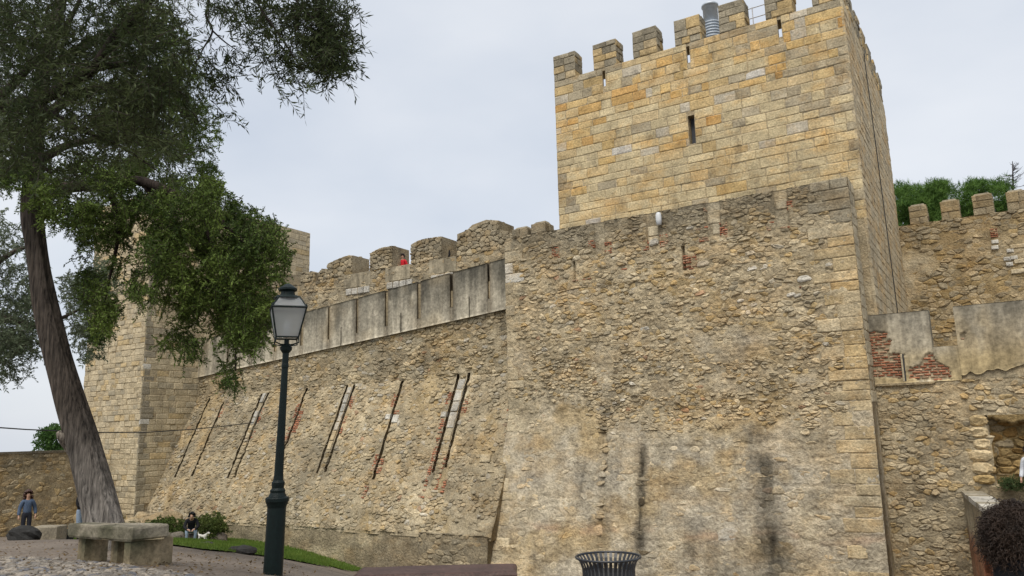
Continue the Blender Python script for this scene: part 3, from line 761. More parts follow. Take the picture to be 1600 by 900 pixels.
for a, b, c, d in BRK: bricks(BF, a, b, c, d, rng, bp_)
emit(bastion, bp_, M['brick'], 'brick', 200, 6, 'small_bricks')
# right flank of the bastion
BS = Panel((BX1, BY, 0), (0, 1, 0), (0, 0, 1), (1, 0, 0))
sp = []
for a, b, c, d, r in ashlar(0, 1.0, 2.3, BT-.03, (.3, .45), (.4, .8), rng):
    sp.append(stone(rect(a, b, c, d), BS, rng.uniform(0, .03), .011, mix(PALE, GREY, .3+.4*rng.random())*.9, rng, True))
emit(bastion, sp, M['ashlar'], 'flank_block', 60, 6, 'small_flank_blocks')
core('flank_render', Panel((BX1-.01, BY, 0), (0, 1, 0), (0, 0, 1), (1, 0, 0)), lines(-.55, 1.0, .1), lines(-5.5, 2.3, .12), lambda S, H: np.where(S < -.3*(2.3-H)/4-.02, -.3, 0)+(fbm(S*3, H*3, 3, 2)-.5)*.04, lambda S, H: mix(PALE*.8, TAN*.8, fbm(S*2, H*2, 3, 4)), M['render'], bastion, left=lambda H: -.06*np.maximum(0, 2.3-H)+.01, depth=.5)
# white lamp housing fixed high on the bastion
a = onY(1031, 343, 25.95)
fl_ = thing('wall_floodlight', 'small white rounded floodlight housing fixed high on the bastion', 'floodlight', tuple(a))
m = MB(); m.lathe([(.04, -.24), (.09, -.22), (.11, -.05), (.105, .14), (.08, .22), (.02, .25)], tuple(a+np.array([0, -.12, 0])), 14); m.build('housing', plain('white_enamel', (.55, .56, .56), .5, 0, .4, .08), fl_, True)
m = MB(); m.box(a[0]-.03, a[0]+.03, a[1]-.06, a[1]+.2, a[2]-.04, a[2]+.04); m.build('bracket', M['zinc_dark'], fl_)
# low merlons left on top of the bastion beside the tower
for x0, x1, zt in ((-16.2, -15.5, 9.92), (-15.3, -14.62, 10.0)):
    merlon(bastion, x0, x1, 26.02, 26.75, BT-.03, zt, rng, lambda s, h: GREY*rng.uniform(.6, .85), mat='rubble')
# ================================================================== BATTERED CURTAIN WALL
rng = random.Random(8)
CX0, CX1, CY = -37.4, -16.3, 27.1; CW = CX1-CX0; BRKZ = 4.1; FOOT = -2.1; SLP = .46
curtain = thing('battered_wall', 'long sloping rubble curtain wall with vertical slots between the two towers', 'wall', ((CX0+CX1)/2, 25.5, -4))
CF = Panel((CX0, CY, 0), (1, 0, 0), bulge=lambda s, h: SLP*np.clip(BRKZ-np.asarray(h), 0, BRKZ-FOOT))
bandb = lambda s: 5.05+(6.74-5.05)*np.clip(np.asarray(s)/20.3, 0, 1.05)      # underside of the rendered parapet
bandt = lambda s: 7.1+(8.92-7.1)*np.clip(np.asarray(s)/20.3, 0, 1.05)
GRV = []
for x, zt, zb in ((-36.34, 3.9, -.7), (-34.98, 3.6, -.62), (-32.19, 3.9, -.68), (-31.74, 3.95, -.66), (-28.96, 4.05, .6), (-26.25, 4.04, -.4), (-25.80, 4.07, -.38), (-22.86, 4.08, -.65), (-19.77, 4.2, -.35), (-19.21, 4.22, -.15)):
    GRV.append((x-CX0-.08, x-CX0+.08, zb, zt))
def ccol_core(S, H):
    n2 = fbm(S*1.6, H*2, 4, 91)
    c = mix(TAN*.76, mix(PALE, GREY, .4)*.84, n2)
    c = mix(c, GREY*.72, sstep(.5, .7, fbm(S*.28, H*.4, 4, 92))*.7)
    c = mix(c, PALE*.95, sstep(.58, .75, fbm(S*.35+7, H*.5, 3, 93))*.6)
    c = mix(c, OCHRE*.8, sstep(.6, .75, fbm(S*.6+2, H*.6, 3, 94))*.5)
    return c
def cdisp(S, H):
    d = .01+(fbm(S*2.4, H*2.8, 4, 95)-.5)*.12+(fbm(S*8, H*9, 2, 96)-.5)*.08
    return d
core('mortar_face', CF, lines(0, CW, .065, [q for g in GRV for q in g[:2]]), lines(FOOT-.1, 6.9, .065, [q for g in GRV for q in g[2:]]+[BRKZ]), cdisp, ccol_core, M['mortar'], curtain, depth=.6, holes=[(a, b, c+.5, d) for a, b, c, d in GRV])
for a, b, c, d in GRV:                                     # undercut cavities added behind the slots to keep them in shade
    hs = [c+.4, *np.linspace(c+.6, min(d, BRKZ)-.02, 6), d+.06]; V = []; Fc = []
    for h in hs:
        V += list(CF.pos(np.array([a-.10, b+.03, b+.03, a-.10]), np.full(4, h), np.array([-.05, -.05, -.36, -.36])))
    for k in range(len(hs)-1): Fc += [(4*k+j, 4*k+j+1, 4*k+j+5, 4*k+j+4) for j in (1, 2)]+[(4*k+3, 4*k, 4*k+4, 4*k+7)]
    Fc += [(0, 1, 2, 3), tuple(4*(len(hs)-1)+j for j in range(4))]
    m = MB(); m.add(V, Fc, TAN*.7); m.build('slot', M['mortar'], curtain)
m = MB(); m.box(CX0, CX1, CY+.3, CY+.9, -5, 6.95, TAN*.6); m.build('core', M['mortar'], curtain)
pair = [(GRV[2], GRV[3]), (GRV[5], GRV[6]), (GRV[8], GRV[9])]
BR = []     # brick runs lining the slots: (slot, side, z0, z1)
for gi, sd, z0, z1 in ((4, -1, 2.6, 3.3), (4, 1, 1.9, 2.9), (4, -1, 1.4, 2.2), (6, 1, 2.9, 3.5), (6, 1, 1.8, 2.6), (7, -1, 2.9, 3.5), (7, 1, 2.4, 2.7), (7, -1, .2, 1.0), (7, 1, .1, .7), (7, -1, -.9, -.4), (8, -1, 2.9, 3.4), (8, -1, 1.7, 2.3), (8, -1, -.9, 1.5), (9, 1, 2.5, 3.1), (9, -1, -.5, .8), (9, 1, -.6, .0), (3, 1, 2.4, 3.2), (3, 1, 1.7, 2.1), (1, 1, 2.8, 3.4)):
    a, b, c, d = GRV[gi]; w = rng.uniform(.16, .3)
    BR.append((a-w, a, z0, z1) if sd < 0 else (b, b+w, z0, z1))
BR += [(17.95+2.6, 17.95+3.0, 2.5, 3.1)]
WS = []     # pale dressed blocks between paired slots
for (g1, g2), lo in zip(pair, (2.3, 1.1, 1.6)):
    z = 3.95
    while z > lo:
        h = rng.uniform(.3, .5); WS.append((g1[1]+.02, g2[0]-.02, z-h, z)); z -= h+.02
for gi in (8, 7): 
    a, b, c, d = GRV[gi]; WS.append((a-.3, a, 2.35, 2.6)); WS.append((b, b+.35, 2.2, 2.55))
WS += [(CW-1.3, CW-.8, .55, .85), (CW-2.0, CW-1.3, -1.9, -1.62)]
def cfree(s, h):
    if h > 5.05+.08325*s+.02: return False
    return not inr(s, h, GRV, .05) and not inr(s, h, BR, .03) and not inr(s, h, WS, .03)
pcs = []
def cur_col(s, h, g=.3, n=.5, cc0=TAN*.8):
    q = rng.random(); c = mix(TAN, PALE, rng.random()*.9)
    if q < .12: c = GREY
    if .2 < q < .28: c = OCHRE*.9
    if .3 < q < .36: c = WHITE*.88
    if .4 < q < .41: c = BRICK*.7+TAN*.3
    c = mix(c, GREY*.85, g*.55)
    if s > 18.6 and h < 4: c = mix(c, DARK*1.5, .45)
    if n > .62: c = c*1.12
    return mix(c, cc0*1.08, .42)*rng.uniform(.76, 1.06)
for lo, hi, cw, chh, dr in ((BRKZ, 6.9, .25, .14, .24), (FOOT, BRKZ, .20, .125, .26)):
    polys = voronoi(0, CW, lo, hi, cw, chh, rng, .4, dr, cfree); ctr = np.array([np.mean(p, 0) for p in polys])
    g_ = sstep(.5, .7, fbm(ctr[:, 0]*.28, ctr[:, 1]*.4, 4, 92)); n_ = fbm(ctr[:, 0]*.5, ctr[:, 1]*.5, 3, 101); cc_ = ccol_core(ctr[:, 0], ctr[:, 1])
    for poly, P, g, nn, cc0 in zip(polys, ctr, g_, n_, cc_):
        if P[0] > 18.9 and P[1] < 3.5 and rng.random() < .2: continue
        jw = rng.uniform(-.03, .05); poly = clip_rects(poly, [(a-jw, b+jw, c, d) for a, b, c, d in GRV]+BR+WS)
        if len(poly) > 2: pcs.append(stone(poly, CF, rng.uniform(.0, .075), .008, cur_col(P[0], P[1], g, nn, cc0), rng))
for a, b, c, d in WS:
    if rng.random() < .9: pcs.append(stone(rect(a, b, c, d), CF, .05+rng.uniform(-.01, .03), .012, (WHITE*.95 if c > 1.9 else PALE)*rng.uniform(.72, 1.08), rng, True))
for (g1, g2), lo in zip(pair, (2.3, 1.1, 1.6)):
    z = lo
    while z > g1[2]+.1:
        h = rng.uniform(.14, .25); pcs.append(stone(rect(g1[1]+.01, g2[0]-.01, z-h, z), CF, .06, .015, cur_col(5, z), rng)); z -= h
emit(curtain, pcs, M['rubble'], 'stone', 290, 45, 'small_stones')
bp_ = []
for a, b, c, d in BR: bricks(CF, a, b, c, d, rng, bp_, bl=.19, bh=.075, proud=.05)
for gi, z0, z1 in ((8, -.3, 1.4), (4, 1.3, 2.9), (7, -.4, .8), (9, -.1, .9)):    # brick showing inside the slots
    a, b, c, d = GRV[gi]; bricks(Panel((CX0, CY, 0), (1, 0, 0), bulge=lambda s, h: SLP*np.clip(BRKZ-np.asarray(h), 0, BRKZ-FOOT)-.22), a+.005, b-.005, z0, z1, rng, bp_, bl=.17, bh=.075)
emit(curtain, bp_, M['brick'], 'brick', 200, 5, 'small_bricks')
# plinth
PF = Panel((-37.3, 24.21, 0), (1, 0, 0)); PW = 18.3
core('plinth', PF, lines(0, PW, .14), lines(-5.6, FOOT+.03, .14), lambda S, H: (fbm(S*1.5, H*1.5, 5, 111)-.5)*.14-.06*sstep(-2.5, FOOT, H+(fbm(S*2, H*0, 3, 6)-.5)*.4),
     lambda S, H: mix(mix(TAN*.78, GREY*.8, fbm(S*.5, H*.8, 4, 112)), PALE*.85, sstep(.56, .66, fbm(S*.9, H*1.6, 4, 113))*sstep(10.3, 12.3, S)*(1-sstep(14.8, 15.8, S))*.7), M['render'], curtain, depth=1.2)
pcs = []
PG = Panel((-19.0, 24.15, 0), (1, 0, 0))
for poly in voronoi(-.6, 2.4, -5, FOOT+.1, .36, .2, rng, .36, .15):
    pcs.append(stone(poly, PG, rng.uniform(.0, .06), .006, mix(TAN, GREY, rng.random())*rng.uniform(.72, .98), rng))
emit(curtain, pcs, M['rubble'], 'foot_stone', 80, 12, 'small_foot_stones')
core('foot_core', Panel((-19.6, 24.15, 0), (1, 0, 0)), lines(0, 3.2, .07), lines(-5.5, FOOT+.05, .07), lambda S, H: .012+(fbm(S*2.4, H*2.8, 4, 115)-.5)*.1, lambda S, H: mix(TAN*.72, GREY*.85, fbm(S, H, 3, 116)), M['mortar'], curtain, depth=1.4)
# rendered parapet with deep slots: one panel between each pair of slots
parapet = thing('rendered_parapet', 'grey stained rendered parapet with tall slots on top of the sloping wall', 'parapet', (-27, 26.9, 5))
PX = Panel((CX0, 26.93, 0), (1, 0, 0))
slots = [-34.9, -33.05, -31.2, -29.3, -27.43, -25.57, -23.73, -21.8, -19.98, -18.0]
edges = [CX0]+slots+[CX1]; hw = {s: rng.uniform(.055, .105) for s in slots}
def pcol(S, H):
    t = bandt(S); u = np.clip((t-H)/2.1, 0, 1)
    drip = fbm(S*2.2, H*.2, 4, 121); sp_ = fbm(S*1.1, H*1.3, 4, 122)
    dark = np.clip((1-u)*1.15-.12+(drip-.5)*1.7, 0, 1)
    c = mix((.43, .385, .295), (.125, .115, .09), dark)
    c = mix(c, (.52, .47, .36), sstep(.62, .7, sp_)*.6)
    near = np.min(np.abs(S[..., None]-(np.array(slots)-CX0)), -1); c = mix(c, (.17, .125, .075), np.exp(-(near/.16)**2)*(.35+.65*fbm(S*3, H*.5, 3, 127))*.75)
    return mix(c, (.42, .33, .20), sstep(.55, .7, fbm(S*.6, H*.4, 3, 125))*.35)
def warp_panel(name, a, b, top_of, bot_of, y, thick):
    Sv = lines(a, b, .12); Hv = np.linspace(0, 1, 22)
    S, T = np.meshgrid(Sv, Hv); H = bot_of(S)+(top_of(S)-bot_of(S))*T
    V = PX.pos(S, H, (fbm(S*1.5, H*1.5, 3, 131)-.5)*.03).reshape(-1, 3); C = pcol(S, H).reshape(-1, 3); nh, ns = S.shape; idx = np.arange(nh*ns).reshape(nh, ns)
    Q = np.stack([idx[:-1, :-1], idx[:-1, 1:], idx[1:, 1:], idx[1:, :-1]], -1).reshape(-1, 4)
    rim = np.concatenate([idx[0, :], idx[1:, -1], idx[-1, -2::-1], idx[-2:0:-1, 0]]); nb = len(rim); k = np.arange(nb); base = len(V)
    V = np.concatenate([V, V[rim]+np.array([0, thick, 0])]); C = np.concatenate([C, C[rim]*.9])
    return mesh_np(name, V, np.concatenate([Q, np.stack([rim, np.roll(rim, -1), base+(k+1) % nb, base+k], -1)]), M['concrete'], parapet, C)
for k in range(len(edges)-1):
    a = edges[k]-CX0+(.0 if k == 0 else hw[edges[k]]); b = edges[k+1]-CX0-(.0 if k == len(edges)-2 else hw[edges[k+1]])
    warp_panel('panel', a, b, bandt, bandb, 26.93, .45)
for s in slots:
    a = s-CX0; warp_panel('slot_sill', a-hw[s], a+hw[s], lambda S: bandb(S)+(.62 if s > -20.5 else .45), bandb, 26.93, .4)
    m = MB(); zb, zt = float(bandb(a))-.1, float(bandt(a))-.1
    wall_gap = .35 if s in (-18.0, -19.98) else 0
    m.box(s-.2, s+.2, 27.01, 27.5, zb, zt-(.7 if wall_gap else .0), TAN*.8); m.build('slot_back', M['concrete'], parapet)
for s in (-26.58, -22.85, -19.02, -30.2, -33.9):
    a = s-CX0; m = MB(); m.box(s-.012, s+.012, 26.898, 26.93, float(bandb(a)), float(bandb(a))+.9, DARK*.5); m.build('joint', M['concrete'], parapet)

# ================================================================== INNER CRENELLATED WALL
rng = random.Random(14)
inner = thing('crenellated_inner_wall', 'upper rubble wall with worn broken merlons behind the grey parapet', 'wall', (-26, 29.3, 5))
IY = 29.0; IW0, IW1 = -37.3, -14.6; SZ = 9.95
IP = Panel((0, IY, 0), (1, 0, 0))
m = MB(); m.box(IW0, IW1, IY+.05, IY+1.3, 4.5, SZ-.03, TAN*.75); m.build('core', M['mortar'], inner)
core('mortar_face', Panel((IW0, IY, 0), (1, 0, 0)), lines(0, IW1-IW0, .1), lines(6.2, SZ-.02, .09), lambda S, H: (fbm(S*2, H*2, 5, 141)-.5)*.14+.01, lambda S, H: mix(mix(TAN*.8, PALE*.75, fbm(S*1.5, H*2, 3, 142)), GREY*.8, fbm(S*.4, H*.4, 3, 143)*.8), M['mortar'], inner, depth=.04)
def icol(x, z):
    c = mix(TAN, PALE, rng.random()); q = rng.random()
    if q < .25: c = GREY*.95
    if .3 < q < .45: c = OCHRE*.85
    if z > 10.2: c = mix(c, GREY*.75, .55)
    c = mix(c, mix(TAN, GREY, .4)*.9, .35)
    return c*rng.uniform(.78, 1.02)
pcs = []
for poly in voronoi(IW0, IW1, 6.9, SZ, .32, .2, rng, .38, .15, lambda s, h: True):
    P = np.mean(poly, 0); pcs.append(stone(poly, IP, rng.uniform(-.005, .06), .008, icol(*P), rng))
MER = [[(-31.75, SZ), (-30.65, SZ), (-30.65, 10.42), (-30.9, 10.52), (-31.7, 10.5)],
       [(-30.4, SZ), (-29.72, SZ), (-29.72, 10.5), (-30.1, 10.55), (-30.38, 10.36)],
       [(-29.72, SZ), (-27.94, SZ), (-27.94, 10.98), (-28.5, 11.0), (-29.2, 10.88), (-29.72, 10.78)],
       [(-26.7, SZ), (-25.18, SZ), (-25.18, 11.08), (-25.8, 11.08), (-26.3, 11.02), (-26.7, 10.9)],
       [(-24.0, SZ), (-22.09, SZ), (-22.09, 11.08), (-23.0, 11.12), (-23.7, 11.05), (-24.0, 10.96)],
       [(-21.18, SZ), (-18.75, SZ), (-18.75, 11.3), (-19.5, 11.48), (-20.3, 11.36), (-20.6, 11.15), (-21.18, 11.05)],
       [(-18.75, SZ), (-17.5, SZ), (-17.6, 10.3), (-18.3, 10.6), (-18.75, 10.9)],
       [(-34.6, SZ), (-33.2, SZ), (-33.2, 10.7), (-34.6, 10.8)], [(-36.6, SZ), (-35.4, SZ), (-35.4, 10.7), (-36.6, 10.8)]]
for poly0 in MER:
    m = MB(); m.prism([(x, IY+.06, z) for x, z in poly0], (0, 1.25, 0), mix(TAN, GREY, .6)*.85); mo = m.build('merlon', M['mortar'], inner)
    reg = [(x, z+.0) for x, z in poly0]; xs_ = [p[0] for p in reg]; zs_ = [p[1] for p in reg]; mp_ = []
    for cell_ in voronoi(min(xs_), max(xs_), SZ, max(zs_)+.1, .3, .19, rng, .38, .15):
        cc_ = clip_convex(cell_, reg)
        if len(cc_) > 2: mp_.append(stone(cc_, IP, rng.uniform(.0, .07), .008, icol(*np.mean(cc_, 0)), rng))
    emit(mo, mp_, M['rubble'], 'stone', 40, 40, 'small_stones')
    # ragged top
    top = [p for p in poly0 if p[1] > SZ+.1]; tm = MB()
    for k in range(len(top)-1):
        a, b = np.array(top[k]), np.array(top[k+1]); nseg = max(1, int(np.hypot(*(b-a))/.22))
        for q in range(nseg):
            c = a+(b-a)*((q+.5)/nseg)
            if rng.random() < .75:
                r_ = rng.uniform(.07, .15)
                tm.lathe([(r_*.9, -.06), (r_, .0), (r_*.7, r_*.55)], (c[0], IY+rng.uniform(.12, 1.2), c[1]), 6, icol(*c)*.9)
    if tm.v: o = tm.build('cap_rubble', M['rubble'], mo); o['kind'] = 'stuff'
sx_ = [(-28.5, -26.7), (-25.7, -24.0), (-22.8, -21.2), (-24.4, -23.2)]
for a, b in ((-26.87, -26.68), (-24.12, -23.98), (-21.42, -21.16)):
    pass
for a, b in ((-28.4, -26.6), (-25.6, -24.0), (-22.8, -21.2)):       # smooth rendered sills under the gaps
    m = MB(); m.box(a, b, IY-.045, IY+.3, 9.25, SZ+.012, mix(GREY, PALE, .35)*.9); m.build('sill', M['concrete'], inner)
    for k in range(4):
        x = a+.1+k*.42; pcs.append(stone(rect(x, x+.4, 8.85, 9.2), IP, .09, .012, WHITE*rng.uniform(.7, .95), rng, True))
emit(inner, pcs, M['rubble'], 'stone', 290, 30, 'small_stones')

# ================================================================== FAR TOWER
rng = random.Random(17)
FX, FY, FYB, FTOP = -37.4, 23.7, 34.9, 14.9
FXL = float(onY(131, 600, 23.7)[0])
far = thing('far_corner_tower', 'pale eroded square tower at the far end behind the leaning tree', 'tower', ((FX+FXL)/2, 29, -4))
m = MB(); m.box(FXL, FX-.02, FY+.02, FYB, -5, FTOP, mix(TAN, PALE, .5)*.85); m.build('core', M['mortar'], far)
FS = Panel((FX, FY, 0), (0, 1, 0), (0, 0, 1), (1, 0, 0)); FF = Panel((FXL, FY, 0), (1, 0, 0))
pcs = []
def fcol(s, h, w=.0):
    c = mix(TAN, PALE, .35+.5*rng.random())
    if rng.random() < .12: c = mix(OCHRE, PALE, .4)
    if rng.random() < .15: c = mix(GREY, PALE, .3)
    return c*rng.uniform(.86, 1.02)
for a, b, c, d, r in ashlar(0, FYB-FY, -3, FTOP, (.26, .36), (.4, .95), rng):
    cc = fcol(a, c)
    if a < .05: cc = (DARK*1.5 if 1.0 < c < 7 else GREY)*rng.uniform(.8, 1.1); b = min(b, rng.uniform(.5, .8)) if b-a > .5 else b
    if a < .05 and (2.4 < c < 2.75 or 5.3 < c < 5.65): cc = WHITE
    if h < -.5 and rng.random() < .3: continue
    pcs.append(stone(rect(a, b, c, d), FS, rng.uniform(-.015, .02), .008, cc, rng, True))
for a, b, c, d, r in ashlar(0, FX-FXL, -3, FTOP, (.24, .34), (.32, .7), rng):
    pcs.append(stone(rect(a, b, c, d), FF, rng.uniform(-.02, .03), .009, fcol(a, c), rng, True))
emit(far, pcs, M['ashlar'], 'block', 290, 20, 'small_blocks')
# rubble outcrop at the foot of the far tower
rk = MB(); nrm = np.random.default_rng(3)
out = thing('rubble_outcrop', 'low crumbling mound of old rubble at the foot of the far tower', 'rubble', (-36, 22.6, -3))
def boulder(mb, c, r, rng, col, sq=(1, 1, .7), nlat=6, nlon=10, rough=.28, up=None):
    ph = rng.random()*50; V = []; Fc = []
    for i in range(nlat+1):
        th = math.pi*i/nlat
        for k in range(nlon):
            w = 2*math.pi*k/nlon; d = np.array([math.sin(th)*math.cos(w), math.sin(th)*math.sin(w), math.cos(th)])
            q = 1+rough*(float(fbm(d[0]*1.7+ph, d[1]*1.7+d[2]*2.3, 3, 7))-.5)*2
            V.append(np.array(c)+d*np.array(sq)*r*q)
    for i in range(nlat):
        for k in range(nlon): Fc.append((i*nlon+k, i*nlon+(k+1) % nlon, (i+1)*nlon+(k+1) % nlon, (i+1)*nlon+k))
    mb.add(V, Fc, col)
for k in range(26):
    x = rng.uniform(-42, -33.5); y = 23.5-rng.uniform(0, 1.3)+(x+36)*.0; z = float(gz(x, y))+rng.uniform(0, 1.0)*(1-abs(x+37)/6)
    m = MB(); boulder(m, (x, y, z), rng.uniform(.25, .6), rng, fcol(0, 0)*.85, (1, .8, .7), 6, 9, .35); m.build('stone', M['rubble'], out)
m = MB()
for k in range(9): boulder(m, (-41.5+k*.95, 23.3, -2.7+.35*math.sin(k)), rng.uniform(.8, 1.15), rng, TAN*.75, (1, .7, .8), 8, 12, .3)
m.build('mound', M['mortar'], out)

# ================================================================== LOW BOUNDARY WALL (left)
rng = random.Random(23)
low = thing('low_boundary_wall', 'low dark-topped rubble wall at the far left edge behind the standing people', 'wall', (-41.2, 15, -3))
LP = Panel((-41, 4, 0), (0, 1, 0), (0, 0, 1), (1, 0, 0)); LWd = 19.6; LT = 1.22
core('mortar_face', LP, lines(0, LWd, .09), lines(-4, LT, .09), lambda S, H: (fbm(S*2, H*2.4, 5, 151)-.5)*.13+.01, lambda S, H: mix(mix(TAN*.72, OCHRE*.65, sstep(.45, .65, fbm(S*.5, H*.6, 3, 152))), DARK, sstep(.2, LT, H)*.55), M['mortar'], low, depth=.5)
pcs = []
for poly in voronoi(0, LWd, -3.6, LT-.05, .33, .2, rng, .38, .15, lambda s, h: s > 5):
    P = np.mean(poly, 0); c = mix(TAN, OCHRE, rng.random()*.7) if rng.random() < .75 else mix(PALE, GREY, rng.random())
    c = mix(c, DARK, float(sstep(.0, LT, P[1]))*.55)
    if rng.random() < .35: continue
    pcs.append(stone(poly, LP, rng.uniform(.0, .06), .008, c*rng.uniform(.75, 1.0), rng))
emit(low, pcs, M['rubble'], 'stone', 200, 30, 'small_stones')
m = MB(); m.box(-41.55, -40.95, 4, 23.6, LT-.02, LT+.1, DARK*.75); m.build('coping', M['mortar'], low)

# ================================================================== RIGHT HAND WALLS
rng = random.Random(29)
rwall = thing('lower_right_wall', 'rubble wall with a blocked niche to the right of the bastion', 'wall', (1, 27.3, -5))
RX0, RX1, RY = -3.4, 6.5, 27.02; RW = RX1-RX0; RT = 2.9
RP = Panel((RX0, RY, 0), (1, 0, 0))
n0 = RP.px(1558, 757); n1 = RP.px(1558, 648)
NICHE = (n0[0], n0[0]+2.4, n0[1], n1[1])
def rdisp(S, H):
    d = .008+(fbm(S*2.4, H*2.8, 4, 161)-.5)*.10+(fbm(S*8, H*9, 2, 196)-.5)*.06
    a, b, c, e = NICHE; w = (fbm(H*2, H*0, 2, 3)-.5)*.3
    return np.where((S > a+w) & (S < b) & (H > c) & (H < e+w*.6+(fbm(S*2.5, S*0, 3, 13)-.5)*.5-.06), -.38+(fbm(S*3, H*3, 3, 4)-.5)*.1, d)
def rcore(S, H):
    c = mix(TAN*.75, PALE*.85, fbm(S*1.3, H*1.6, 4, 162)); c = mix(c, GREY*.75, sstep(.5, .7, fbm(S*.6, H*.5, 4, 163))*.55)
    c = mix(c, GREY*.85, (1-sstep(-2.5, -.5, H))*.4)
    a, b, q, e = NICHE
    return np.where(((S > a) & (S < b) & (H > q) & (H < e))[..., None], OCHRE*.5, c)
core('mortar_face', RP, lines(0, RW, .06, NICHE[:2]), lines(-5.5, RT, .06, NICHE[2:]), rdisp, rcore, M['mortar'], rwall, depth=.7)
pcs = []
def rcol(s, h):
    q = rng.random(); c = mix(TAN, PALE, rng.random())
    if q < .18: c = OCHRE*.95
    if .2 < q < .36: c = GREY*1.0
    c = mix(c, mix(TAN, PALE, .5)*.85, .35)
    return c*rng.uniform(.84, 1.06)
rfree = lambda s, h: not inr(s, h, [NICHE], .06)
for poly in voronoi(0, 5.2, -5, RT, .225, .13, rng, .42, .2, rfree):
    P = np.mean(poly, 0)
    if float(fbm(P[0]*.8, P[1]*.8, 3, 171)) > .62 and rng.random() < .5: continue
    pcs.append(stone(poly, RP, rng.uniform(.0, .06), .005, rcol(*P), rng))
a, b, c, d = NICHE
NP = Panel((RX0, RY+.38, 0), (1, 0, 0))
for poly in voronoi(a-.1, b, c+.25, d, .36, .2, rng, .33, .1):
    cc = (ORANGE*.55 if rng.random() < .3 else OCHRE*.65) if rng.random() < .7 else TAN*.7
    pcs.append(stone(poly, NP, rng.uniform(.03, .1), .02, cc*rng.uniform(.7, 1.1), rng))
h = c
while h < d:                                              # dressed jamb of the niche
    hh_ = rng.uniform(.22, .36); w = rng.uniform(.4, .65); pcs.append(stone(rect(a-w, a-.02, h, h+hh_), RP, .1, .014, mix(PALE, OCHRE, rng.random())*rng.uniform(.85, 1.05), rng)); h += hh_
emit(rwall, pcs, M['rubble'], 'stone', 290, 40, 'small_stones')
m = MB(); m.box(RX0+a-.2, RX1, RY-.35, RY+.6, -5, c-.06, TAN*.6); m.build('niche_ledge', M['mortar'], rwall)
m = MB(); m.box(RX0, RX1, RY+.78, RY+1.1, -5, RT, TAN*.6); m.build('core', M['mortar'], rwall)
# rendered parapet with exposed brick
rpar = thing('patched_parapet', 'grey rendered parapet with red brick showing through beside the tower', 'parapet', (0, 27.2, 3))
def rp(x, y): return RP.px(x, y)
pa = [rp(1350, 489), rp(1456, 485), rp(1462, 600), rp(1362, 602)]
def rpcol(S, H):
    u = sstep(3.8, 5.1, H+(fbm(S*1.2, H*.3, 3, 182)-.5)*1.4)
    c = mix((.44, .36, .23), (.19, .175, .14), u*.85); c = mix(c, (.45, .41, .32), sstep(.5, .7, fbm(S*1.1, H*.7, 4, 183))*.55)
    return mix(c, (.46, .35, .17), (1-sstep(3.4, 4.1, H))*sstep(.4, .6, fbm(S*.9, H*.9, 3, 184))*.6)
PT = 5.08
XA0, XA1 = .02, rp(1455, 520)[0]; XB0, XB1 = rp(1494, 520)[0], RW; ZG = rp(1475, 541)[1]
BZ = 2.88
bl_ = [tuple(rp(1340+x/2.37, 240+y/2.37)) for x, y in ((36, 668), (80, 655), (108, 660), (110, 690), (130, 690), (118, 735), (172, 742), (174, 832), (36, 832))]
br_ = [tuple(rp(1340+x/2.37, 240+y/2.37)) for x, y in ((190, 790), (235, 780), (255, 742), (280, 742), (292, 770), (345, 795), (350, 838), (190, 838))]
bt_ = [tuple(rp(1340+x/2.37, 240+y/2.37)) for x, y in ((380, 668), (400, 668), (398, 690), (382, 690))]
bl_ += []; EXPO = [bl_, br_, bt_]
bz_ = lambda S: np.where(S < XB0-.3, BZ, 3.18+(fbm(S*2.2, S*0, 3, 186)-.5)*.5)
def ppanel(name, a, b, z0f, z1):
    Sv = lines(a, b, .035); Hv = np.linspace(0, 1, 62); S, T = np.meshgrid(Sv, Hv); H = z0f(S)+(z1-z0f(S))*T
    ex = np.zeros(S.shape, bool)
    for e in EXPO: ex |= pip(S+(fbm(S*6, H*6, 2, 9)-.5)*.14, H+(fbm(S*6, H*6, 2, 19)-.5)*.14, e)
    D = (fbm(S*2, H*2, 3, 187)-.5)*.03+.06; D = np.where(ex, .0, D)
    if name == 'rendered_panel': pass
    V = RP.pos(S, H, D).reshape(-1, 3); C = np.where(ex[..., None], mix(TAN, PALE, .4)*.7, rpcol(S, H)).reshape(-1, 3); nh, ns = S.shape; idx = np.arange(nh*ns).reshape(nh, ns)
    Q = np.stack([idx[:-1, :-1], idx[:-1, 1:], idx[1:, 1:], idx[1:, :-1]], -1).reshape(-1, 4)
    rim = np.concatenate([idx[0, :], idx[1:, -1], idx[-1, -2::-1], idx[-2:0:-1, 0]]); nb = len(rim); k = np.arange(nb); base = len(V)
    Bk = V[rim].copy(); Bk[:, 1] = RY+.45
    V = np.concatenate([V, Bk]); C = np.concatenate([C, C[rim]])
    mesh_np(name, V, np.concatenate([Q, np.stack([rim, np.roll(rim, -1), base+(k+1) % nb, base+k], -1)]), M['concrete'], rpar, C)
ppanel('rendered_panel', XA0, XA1, bz_, PT)
ppanel('low_panel', XA1, XB0, lambda S: S*0+BZ, ZG)
ppanel('rendered_panel', XB0, XB1, bz_, PT+.04)
m = MB(); m.box(RX0+.05, RX1, RY+.02, RY+.3, RT-.1, 3.6, PALE*.7); m.build('backing', M['mortar'], rpar)
bp_ = []
for e in EXPO:
    xs_ = [p[0] for p in e]; zs_ = [p[1] for p in e]
    bricks(RP, min(xs_), max(xs_), min(zs_), max(zs_), rng, bp_, lambda s, h: bool(pip(s+(fbm(s*6, h*6, 2, 9)-.5)*.14, h+(fbm(s*6, h*6, 2, 19)-.5)*.14, e)), .24, .07, .035)
q0 = rp(1540, 585); q1 = rp(1600, 570)
